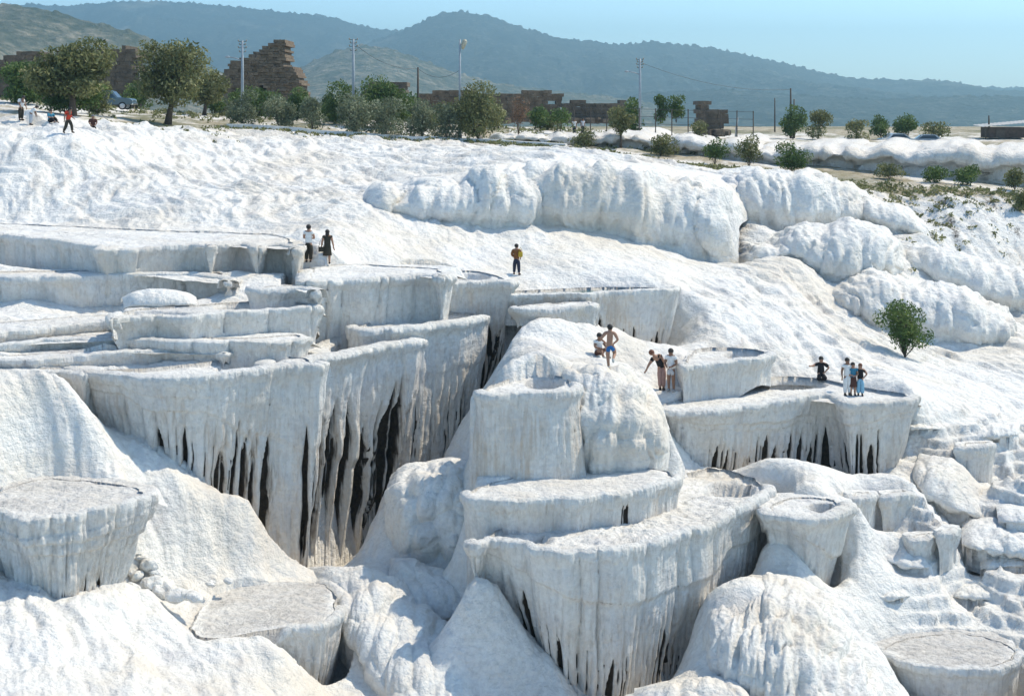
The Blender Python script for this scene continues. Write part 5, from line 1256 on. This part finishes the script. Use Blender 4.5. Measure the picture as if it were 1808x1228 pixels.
    for q in (-1, 1):
        m = MB(); m.ball(tuple(hd + fw * .054 * H + sx * q * .021 * H + ax * .008 * H), .0075 * H, 6, 5); m.build('eye', EYE, root, True)
    m = MB(); m.ball(tuple(hd + fw * .056 * H - ax * .030 * H), (.016 * H, .006 * H, .005 * H), 8, 5); m.build('mouth', LIP, root, True)
    hb = MB(); c = hd - fw * .016 * H + ax * .022 * H; hb.ball(tuple(c), (.066 * H, .070 * H, .066 * H), 14, 10)
    if longhair: hb.ball(tuple(hd - fw * .035 * H - ax * .045 * H), (.058 * H, .040 * H, .085 * H), 12, 8)
    ho = hb.build('hair', hair, root, True)
    if hat:
        h = MB(); h.ball(tuple(hd + ax * .040 * H), (.075 * H, .078 * H, .045 * H), 12, 8); h.build('hat', hat, root, True)
    def mid(a, b, t): return J[a] * (1 - t) + J[b] * t
    if top != 'bare':
        V = []; E = []
        ks = ['pelvis', 'spine', 'chest', 'nbase']
        for k in ks: V.append((tuple(J[k] + (np.array((0, 0, -.012 * H)) if k == 'pelvis' else 0)), rad(k, 1.10, .012 if k != 'nbase' else .004)))
        E = [(0, 1), (1, 2), (2, 3)]
        for s in 'lr':
            i = len(V); V.append((tuple(J['sh' + s]), rad('sh', 1.25, .004)))
            V.append((tuple(mid('sh' + s, 'el' + s, min(1, sleeve))), rad('el', 1.35, .010))); E += [(3, i), (i, i + 1)]
            if sleeve > 1: V.append((tuple(mid('el' + s, 'wr' + s, sleeve - 1)), rad('wr', 1.35, .010))); E.append((i + 1, i + 2))
        skinmesh('shirt' if top != 'jacket' else 'jacket', V, E, topcol, root, 1)
    if legs in ('trousers', 'shorts', 'flared'):
        V = [(tuple(J['pelvis'] + np.array((0, 0, .035 * H))), rad('pelvis', 1.04, .006)), (tuple(J['pelvis'] - np.array((0, 0, .01 * H))), rad('pelvis', 1.02, .008))]; E = [(0, 1)]
        for s in 'lr':
            i = len(V); V.append((tuple(J['hi' + s]), rad('hi', 1.06, .010))); E.append((1, i))
            if legs == 'shorts':
                V.append((tuple(mid('hi' + s, 'kn' + s, 0.72)), rad('kn', 1.4, .018))); E.append((i, i + 1))
            else:
                V.append((tuple(J['kn' + s]), rad('kn', 1.15, .010))); V.append((tuple(mid('kn' + s, 'an' + s, 0.95)), rad('an', 1.25, .012 if legs != 'flared' else .034))); E += [(i, i + 1), (i + 1, i + 2)]
        skinmesh('trousers' if legs != 'shorts' else 'shorts', V, E, legcol, root, 0)
    if legs in ('skirt', 'dress'):
        nn = 20; ring = []
        prof = [(.62, .080, .062), (.55, .098, .076), (.48, .108, .085), (.36, .120, .095), (.27 if legs == 'skirt' else .25, .130, .105)]
        v = []; f = []
        for zz, a, b in prof:
            for k in range(nn):
                th = 2 * math.pi * k / nn; w = 1 + .05 * math.sin(6 * th) * (0.62 - zz) * 3
                v.append((a * w * math.cos(th) * H, b * w * math.sin(th) * H, zz * H))
        for i in range(len(prof) - 1):
            for k in range(nn): f.append((i * nn + k, i * nn + (k + 1) % nn, (i + 1) * nn + (k + 1) % nn, (i + 1) * nn + k))
        m = MB(); m.add(v, f); so = m.build('skirt', legcol, root, True)
        so.modifiers.new('thick', 'SOLIDIFY').thickness = 0.01
    if shoe is not None:
        sm_ = cloth('shoe %.2f' % shoe[0], shoe)
        for s in 'lr':
            m = MB(); a = J['an' + s]; b = J['to' + s]; c = (a * 0.45 + b * 0.55); dd = (b - a); L = np.linalg.norm(dd)
            m.tube([tuple(a - dd * 0.25 + np.array((0, 0, -.012 * H))), tuple(a - np.array((0, 0, .012 * H))), tuple(c - np.array((0, 0, .002 * H))), tuple(b + dd * 0.12)], [.022 * H, .032 * H, .031 * H, .020 * H], 10)
            m.build('shoe', sm_, root, True)
    return root, H, J
WHITE = cloth('white', (0.72, 0.71, 0.69)); BLACK = cloth('black', (0.022, 0.020, 0.022)); NAVY = cloth('dark navy', (0.03, 0.035, 0.06)); BLUE = cloth('bright blue', (0.03, 0.14, 0.36))
JEANS = cloth('light blue', (0.22, 0.42, 0.55)); BROWN = cloth('dark brown', (0.085, 0.040, 0.032)); JACKET = cloth('brown jacket', (0.20, 0.085, 0.035)); OLIVE = cloth('dark olive', (0.045, 0.040, 0.030))
PINK = cloth('dusty pink', (0.36, 0.23, 0.20)); RED = cloth('red', (0.50, 0.05, 0.025)); PALE = cloth('pale grey', (0.45, 0.47, 0.50)); YELLOW = cloth('yellow', (0.50, 0.34, 0.04)); TEAL = cloth('teal blue', (0.05, 0.20, 0.30)); GREY = cloth('grey', (0.16, 0.16, 0.17))
AKIMBO_L = dict(ell=(.205, .03, .665), wrl=(.105, -.035, .575)); AKIMBO_R = dict(elr=(-.205, .03, .665), wrr=(-.105, -.035, .575))
HOLD = dict(ell=(.15, -.02, .64), wrl=(.06, -.11, .62), elr=(-.15, -.02, .64), wrr=(-.06, -.11, .62))
person('person in a white shirt and dark trousers standing left of the dark dress', 545, 463, 68, 67, 165, 'shirt', 'trousers', {**HOLD}, WHITE, OLIVE, 0.5)
w, H, J = person('person in a dark knee length dress with a shoulder bag on the upper terrace', 578, 466, 68, 61, 185, 'shirt', 'dress', dict(ell=(.15, .02, .64), wrl=(.17, 0, .49), elr=(-.15, .02, .64), wrr=(-.185, -.02, .47)), OLIVE, OLIVE, 0.4, longhair=True)
def bag(label, p, s, mat, rz=0.0, strap=None):
    r_ = empty('shoulder_bag', p, rz); tag(r_, label, 'bag')
    m = MB(); m.box((0, 0, 0), s); b = m.build('pouch', mat, r_, False, min(s) * 0.25)
    m = MB(); h = strap or 0.35
    m.tube([(-s[0] * 0.45, 0, s[2] * 0.4), (-s[0] * 0.2, 0, s[2] * 0.5 + h * 0.6), (0, 0, s[2] * 0.5 + h), (s[0] * 0.2, 0, s[2] * 0.5 + h * 0.6), (s[0] * 0.45, 0, s[2] * 0.4)], 0.012, 6); m.build('strap', mat, r_, True)
q = P(567, 440, w.location.y - 0.05); bag('dark shoulder bag hanging at the side of the woman in the dark dress', tuple(q), (0.26, 0.12, 0.24), OLIVE, 0.2, 0.45)
w2, H, J = person('person in a brown jacket and dark trousers walking alone above the water pool', 912, 485, 74, 55, 160, 'jacket', 'trousers', dict(knl=(.075, -.02, .28), anl=(.085, .0, .045), tol=(.10, -.08, .018), knr=(-.075, .0, .28), anr=(-.095, .02, .045), tor=(-.11, -.06, .018), ell=(.15, .03, .65), wrl=(.10, -.06, .56), elr=(-.16, .02, .65), wrr=(-.12, -.05, .55)), JACKET, NAVY, 1.8)
bag('yellow bag carried by the person in the brown jacket', tuple(P(919, 449, w2.location.y - 0.15)), (0.22, 0.14, 0.26), YELLOW, 0.3, 0.25)
person('bare chested person in bright blue shorts with one knee bent, before the pool wall', 1077, 650, 56, 78, 170, 'bare', 'shorts', {**AKIMBO_L, 'elr': (-.185, .04, .66), 'wrr': (-.10, -.03, .57), 'knl': (.05, .0, .28), 'anl': (.03, .01, .045), 'tol': (.035, -.085, .018), 'hir': (-.055, 0, .50), 'knr': (-.10, -.10, .33), 'anr': (-.085, .10, .24), 'tor': (-.09, .15, .17)}, None, BLUE, 0.5, SKIN, HAIR, (0.5, 0.5, 0.48))
SIT = dict(pelvis=(0, 0, .09), spine=(0, -.01, .18), chest=(0, -.03, .29), nbase=(0, -.04, .38), neck=(0, -.05, .415), head=(0, -.065, .475), top=(0, -.065, .515), shl=(.105, -.035, .36), shr=(-.105, -.035, .36), ell=(.15, -.10, .23), wrl=(.10, -.21, .22), elr=(-.15, -.10, .23), wrr=(-.10, -.21, .22),
           hil=(.055, -.02, .075), hir=(-.055, -.02, .075), knl=(.08, -.22, .20), knr=(-.08, -.22, .20), anl=(.07, -.34, .04), anr=(-.07, -.34, .04), tol=(.075, -.42, .018), tor=(-.075, -.42, .018))
person('person in a white shirt sitting on the ground beside the bare chested bather', 1056, 628, 57.5, 74, 30, 'shirt', 'shorts', SIT, WHITE, BROWN, 0.5, SKIN2, HAIR, (0.35, 0.33, 0.30))
person('person in a black shirt bending sideways and pointing at the ground', 1168, 688, 57, 78, 0, 'shirt', 'trousers', dict(spine=(-.03, -.02, .62), chest=(-.085, -.05, .71), nbase=(-.15, -.07, .775), neck=(-.18, -.08, .80), head=(-.22, -.10, .845), top=(-.245, -.105, .88), shl=(-.05, -.06, .80), ell=(.04, -.09, .67), wrl=(.08, -.12, .60), shr=(-.20, -.06, .72), elr=(-.29, -.10, .60), wrr=(-.36, -.14, .48),
       knl=(.04, -.01, .28), anl=(.045, .012, .045), tol=(.05, -.085, .018), knr=(-.03, -.01, .28), anr=(-.03, .012, .045), tor=(-.035, -.085, .018)), BLACK, PINK, 0.6, SKIN, HAIR2)
person('person with thick dark hair, white shirt and pale shorts beside the pointing one', 1185, 690, 56.8, 76, -25, 'shirt', 'shorts', dict(ell=(.14, -.03, .64), wrl=(.06, -.12, .60), elr=(-.14, -.03, .64), wrr=(-.08, -.13, .60), head=(0, -.03, .91), top=(0, -.04, .955)), WHITE, PALE, 0.6, SKIN2, HAIR, (0.3, 0.3, 0.3))
KN = dict(pelvis=(0, .06, .17), spine=(0, .05, .26), chest=(0, .03, .37), nbase=(0, .02, .46), neck=(0, .015, .495), head=(0, 0, .555), top=(0, .005, .595), shl=(.105, .02, .44), shr=(-.105, .02, .44), ell=(.215, .03, .33), wrl=(.11, -.01, .24), elr=(-.22, -.01, .385), wrr=(-.30, -.10, .40),
          hil=(.055, .05, .15), hir=(-.055, .05, .15), knl=(.075, -.15, .06), knr=(-.075, -.15, .06), anl=(.07, .10, .03), anr=(-.07, .10, .03), tol=(.07, .18, .02), tor=(-.07, .18, .02))
person('person in a black shirt with elbows out, kneeling behind the fringed basin', 1450, 671, 64.6, 66, 0, 'shirt', 'trousers', KN, BLACK, BLACK, 0.8, SKIN, HAIR)
JG = 'three people posing together on the fringed basin'
person('tall person in pale shirt and white trousers, back left of the posing three', 1496, 698, 63.0, 67, 10, 'shirt', 'trousers', dict(elr=(-.145, .02, .64), wrr=(-.15, -.01, .49)), WHITE, WHITE, 0.5, SKIN2, HAIR, (0.08, 0.07, 0.06), group=JG)
person('person in a blue top and dark brown skirt in the middle of the posing three', 1506, 698, 62.4, 59, 0, 'shirt', 'skirt', {**HOLD}, TEAL, BROWN, 0.6, SKIN, HAIR, longhair=True, group=JG)
person('person in black top and flared light blue trousers among the posing three', 1519, 698, 62.7, 57, -10, 'shirt', 'flared', {**AKIMBO_L}, BLACK, JEANS, 0.6, SKIN, HAIR2, longhair=True, group=JG)
# far left, by the trees
BEND = dict(spine=(.02, -.05, .60), chest=(.03, -.12, .68), nbase=(.03, -.18, .74), neck=(.03, -.205, .755), head=(.03, -.255, .775), top=(.03, -.28, .80), shl=(.13, -.15, .72), shr=(-.075, -.15, .72), ell=(.15, -.20, .56), wrl=(.13, -.24, .42), elr=(-.11, -.20, .56), wrr=(-.09, -.24, .42))
gz = lambda px, d: (lambda X_, Y_: ground_z(X_, Y_))((px - CX) / F * d, d)
def put(label, px, d, hm, *a, **k):
    z = gz(px, d); py = YH - (z - Z0) * F / d
    return person(label, px, py, d, hm * F / d, *a, **k)
put('person in a white shirt and dark trousers stooping at the far left edge', 37, 96, 1.75, 60, 'shirt', 'trousers', dict(spine=(.0, -.02, .62), chest=(.0, -.05, .72), nbase=(0, -.08, .80), neck=(0, -.10, .83), head=(0, -.14, .88), top=(0, -.16, .92), ell=(.14, -.08, .62), wrl=(.12, -.16, .50), elr=(-.14, -.08, .62), wrr=(-.12, -.16, .50)), WHITE, OLIVE, 0.6, SKIN2, HAIR)
put('person in white bending low beside the stooping person at the far left', 54, 95.5, 1.55, 120, 'shirt', 'trousers', BEND, WHITE, PALE, 0.8, SKIN2, HAIR)
put('person in blue and black sitting on the ground left of the person in red', 88, 95, 1.7, 60, 'shirt', 'trousers', SIT, TEAL, BLACK, 0.9, SKIN, HAIR)
put('person in a red shirt striding downhill at the upper left', 120, 90, 1.7, 60, 'shirt', 'trousers', dict(spine=(0, -.03, .62), chest=(0, -.07, .72), nbase=(0, -.10, .80), neck=(0, -.12, .83), head=(0, -.145, .885), top=(0, -.15, .925), knl=(.055, -.14, .29), anl=(.06, -.16, .06), tol=(.065, -.25, .03), knr=(-.055, .04, .27), anr=(-.06, .17, .07), tor=(-.065, .11, .02), ell=(.14, -.02, .63), wrl=(.13, -.16, .56), elr=(-.14, .02, .62), wrr=(-.13, .05, .48)), RED, OLIVE, 0.6, SKIN2, HAIR)
put('person in dark clothes crouching under the tall spreading olive tree', 164, 97, 1.7, 20, 'shirt', 'trousers', {**KN, 'ell': (.15, -.05, .30), 'wrl': (.08, -.15, .22), 'elr': (-.15, -.05, .30), 'wrr': (-.08, -.15, .22)}, BROWN, BLACK, 0.9, SKIN2, cloth('grey', (0.16, 0.16, 0.17)))
put('small distant figure in a white top by the wire fence, left of two', 1014, 132, 1.45, 0, 'shirt', 'trousers', None, WHITE, NAVY, 0.6, SKIN2, HAIR)
put('small distant figure in a pale grey top by the wire fence, right of two', 1029, 132.5, 1.5, 30, 'shirt', 'trousers', None, PALE, BLACK, 0.6, SKIN2, HAIR)

# ------------------------------------------------------------------ vehicles and shed
M['tyre'] = simple('tyre_rubber', (0.02, 0.02, 0.02), 0.85)
M['rim'] = simple('wheel_rim', (0.45, 0.45, 0.46), 0.35, 0.7)
M['chrome'] = simple('chrome_trim', (0.6, 0.6, 0.6), 0.2, 0.9)
def glassmat():
    m, t, b = newmat('car_glass'); b.inputs['Base Color'].default_value = (0.03, 0.04, 0.05, 1); b.inputs['Roughness'].default_value = 0.08; return m
M['glass'] = glassmat()
M['headlamp'] = simple('headlamp_glass', (0.75, 0.75, 0.72), 0.15)
def paint(name, col):
    m = simple(name, col, 0.3, 0.0, 0.05, 2); m.node_tree.nodes['Principled BSDF'].inputs['Coat Weight'].default_value = 0.5; return m
def prof_solid(mb, prof, w, taper=1.0, zt=0):
    n = len(prof); v = []
    for s in (-1, 1):
        for x, z in prof: v.append((x, s * w / 2 * (taper if z > zt else 1.0), z))
    f = [tuple(range(n))[::-1], tuple(range(n, 2 * n))]
    for i in range(n): f.append((i, (i + 1) % n, n + (i + 1) % n, n + i))
    mb.add(v, f)
def car(label, px, d, rz, mat, kind='saloon', zo=0.0, cat='car'):
    x = (px - CX) / F * d; z = ground_z(x, d) + zo
    root = empty('pickup_truck' if kind == 'pickup' else 'parked_car', (x, d, z), R(rz)); tag(root, label, cat)
    L = 4.5
    m = MB()
    if kind == 'pickup': prof_solid(m, [(-2.3, .42), (2.15, .42), (2.28, .55), (2.25, .86), (2.0, .98), (0.85, 1.06), (-2.3, 1.02)], 1.72)
    else: prof_solid(m, [(-2.2, .38), (2.1, .38), (2.2, .5), (2.15, .74), (1.9, .82), (0.95, .90), (-1.6, .92), (-2.15, .84), (-2.25, .6)], 1.64)
    m.build('body', mat, root, False, 0.06)
    c = MB()
    if kind == 'pickup': prof_solid(c, [(-0.75, 1.0), (0.95, 1.03), (0.42, 1.60), (0.2, 1.68), (-0.55, 1.68), (-0.72, 1.6)], 1.56, 0.88, 1.3)
    else: prof_solid(c, [(-1.65, .88), (0.98, .88), (0.35, 1.34), (0.1, 1.40), (-0.95, 1.40), (-1.2, 1.34)], 1.54, 0.86, 1.1)
    cb = c.build('cabin', mat, root, False, 0.04)
    for s in (-1, 1):
        g = MB()
        if kind == 'pickup': pr = [(-0.55, 1.12), (0.66, 1.14), (0.32, 1.55), (-0.5, 1.58)]
        else: pr = [(-1.35, .96), (0.72, .96), (0.22, 1.30), (-0.98, 1.31)]
        yb = .775 * s if kind == 'pickup' else .765 * s
        ys2 = yb * 0.915
        v = [(px_, yb + (0.012 * s) if zz < 1.2 else ys2 + 0.03 * s, zz) for px_, zz in pr]; v += [(a, b - 0.05 * s, c_) for a, b, c_ in v]
        g.add(v, [(0, 1, 2, 3), (7, 6, 5, 4), (0, 4, 5, 1), (1, 5, 6, 2), (2, 6, 7, 3), (3, 7, 4, 0)]); g.build('side_window', M['glass'], cb)
    g = MB()
    a, b = ((0.93, 1.08), (0.47, 1.60)) if kind == 'pickup' else ((0.93, .94), (0.40, 1.34))
    v = [(a[0] + .02, -.66, a[1]), (a[0] + .02, .66, a[1]), (b[0] + .02, .58, b[1]), (b[0] + .02, -.58, b[1])]; v += [(p_ - .04, q_, r_ - .02) for p_, q_, r_ in v]
    g.add(v, [(0, 1, 2, 3), (7, 6, 5, 4), (0, 4, 5, 1), (1, 5, 6, 2), (2, 6, 7, 3), (3, 7, 4, 0)]); g.build('windscreen', M['glass'], cb)
    for sx in (-1.42, 1.42):
        for s in (-1, 1):
            w = MB(); n = 20; v = []; f = []
            for yy, rr in ((-.09, .24), (-.10, .32), (-.06, .345), (.06, .345), (.10, .32), (.09, .24)):
                for k in range(n): v.append((sx + rr * math.cos(2 * math.pi * k / n), s * .78 + yy, .345 + rr * math.sin(2 * math.pi * k / n)))
            for i in range(5):
                for k in range(n): f.append((i * n + k, i * n + (k + 1) % n, (i + 1) * n + (k + 1) % n, (i + 1) * n + k))
            w.add(v, f); wo = w.build('wheel', M['tyre'], root, True)
            r_ = MB(); r_.tube([(sx, s * .70, .345), (sx, s * .855, .345), (sx, s * .87, .345)], [.235, .235, .10], 18); r_.build('rim', M['rim'], wo)
    for s in (-1, 1):
        h = MB(); h.ball((2.2 if kind == 'pickup' else 2.14, s * .60, .74 if kind == 'pickup' else .64), (.07, .12, .12), 12, 8); h.build('headlight', M['headlamp'], root, True)
    for xx in (2.3, -2.34):
        h = MB(); h.box((xx - (0.05 if kind != 'pickup' else 0), 0, .50), (.12, 1.7, .16)); h.build('bumper', M['chrome'], root, False, 0.03)
    return root
car('blue grey pickup truck parked behind the tall spreading olive tree, hood to the right', 192, 124, 0, paint('blue_grey_paint', (0.055, 0.10, 0.13)), 'pickup', 0.0, 'pickup truck')
car('white car parked on the right skyline, only its roof line showing over the terrace', 1588, 152, 8, paint('white_paint', (0.72, 0.72, 0.70)), 'saloon', -0.8)
car('pale grey car parked right of the white car on the skyline', 1632, 150, 172, paint('pale_grey_paint_coat', (0.42, 0.45, 0.47)), 'saloon', -0.85)
def shed():
    d = 150; x0, _, z0 = P(1772, 243, d)
    root = empty('low_shed', (x0, d, z0)); tag(root, 'low dark shed with a pale sheet roof at the right edge of the skyline', 'shed')
    wood = simple('dark_planks', (0.07, 0.05, 0.04), 0.9, var=0.4, scale=5); roofm = simple('pale_sheet_roof', (0.50, 0.48, 0.44), 0.6, scale=3)
    m = MB(); m.box((0, 0, 0.55), (4.0, 2.6, 1.1)); m.build('wall', wood, root)
    m = MB(); m.box((-0.8, -1.33, 0.42), (0.9, 0.06, 0.84)); m.build('door', M['pole_dark'], root)
    m = MB(); n = 26; v = []; f = []
    for k in range(n + 1):
        xx = -2.7 + 5.6 * k / n; zz = 1.14 + 0.05 * (k % 2) + 0.09 * (xx + 2.7)
        for yy, dz in ((-1.7, 0), (1.7, 0.12)): v += [(xx, yy, zz + dz), (xx, yy, zz + dz + 0.05)]
    for k in range(n):
        a = k * 4; b = a + 4
        f += [(a + 1, b + 1, b + 3, a + 3), (a, a + 2, b + 2, b), (a, b, b + 1, a + 1), (a + 2, a + 3, b + 3, b + 2)]
    f += [(0, 1, 3, 2), (n * 4, n * 4 + 2, n * 4 + 3, n * 4 + 1)]
    m.add(v, f); m.build('roof', roofm, root)
    for sx in (-2.4, 2.6):
        m = MB(); m.tube([(sx, -1.5, -0.3), (sx, -1.5, 1.15 + 0.09 * (sx + 2.7))], 0.06, 8); m.build('post', M['pole_dark'], root, True)
shed()
# broken rocks by the old basin
def rock(px, py, d, s, seed, label):
    x, y, z = P(px, py, d); rng = np.random.default_rng(seed)
    bm = bmesh.new(); bmesh.ops.create_icosphere(bm, subdivisions=3, radius=1)
    for v in bm.verts:
        p = np.array(v.co); a = vn(np.array([p[0] * 1.6 + seed]), np.array([p[1] * 1.6 + p[2] * 1.3]), None, seed)[0]; b = vn(np.array([p[0] * 4 + seed]), np.array([p[1] * 4 + p[2] * 3]), None, seed)[0]
        v.co = v.co * float(0.65 + 0.5 * a + 0.15 * b)
        v.co.x *= s * 1.25; v.co.y *= s; v.co.z *= s * 0.75
    me = bpy.data.meshes.new('travertine_rock'); bm.to_mesh(me); bm.free()
    o = link('travertine_rock', me, M['trav']); o.location = (x, y, max(ground_z(x, y), z) + s * 0.1); o.rotation_euler = (rng.uniform(-.3, .3), rng.uniform(-.3, .3), rng.uniform(0, 6))
    tag(o, label, 'rock', 'broken rocks between the old basin and the dried floor basin')
for k, (px, py, d, s) in enumerate([(262, 1000, 48.9, .30), (240, 1016, 48.6, .24), (286, 1040, 48.4, .34), (268, 1030, 48.4, .28), (310, 1052, 47.8, .30), (330, 1050, 47.8, .22), (345, 1056, 47.6, .26), (236, 1048, 47.8, .22), (372, 1030, 49.2, .16), (404, 1026, 49.6, .15), (250, 985, 49.2, .2), (275, 1012, 48.8, .2)]):
    rock(px, py, d, s, 900 + k, 'broken whitish travertine rock lying between the old knobbly basin and the dried grey floor')
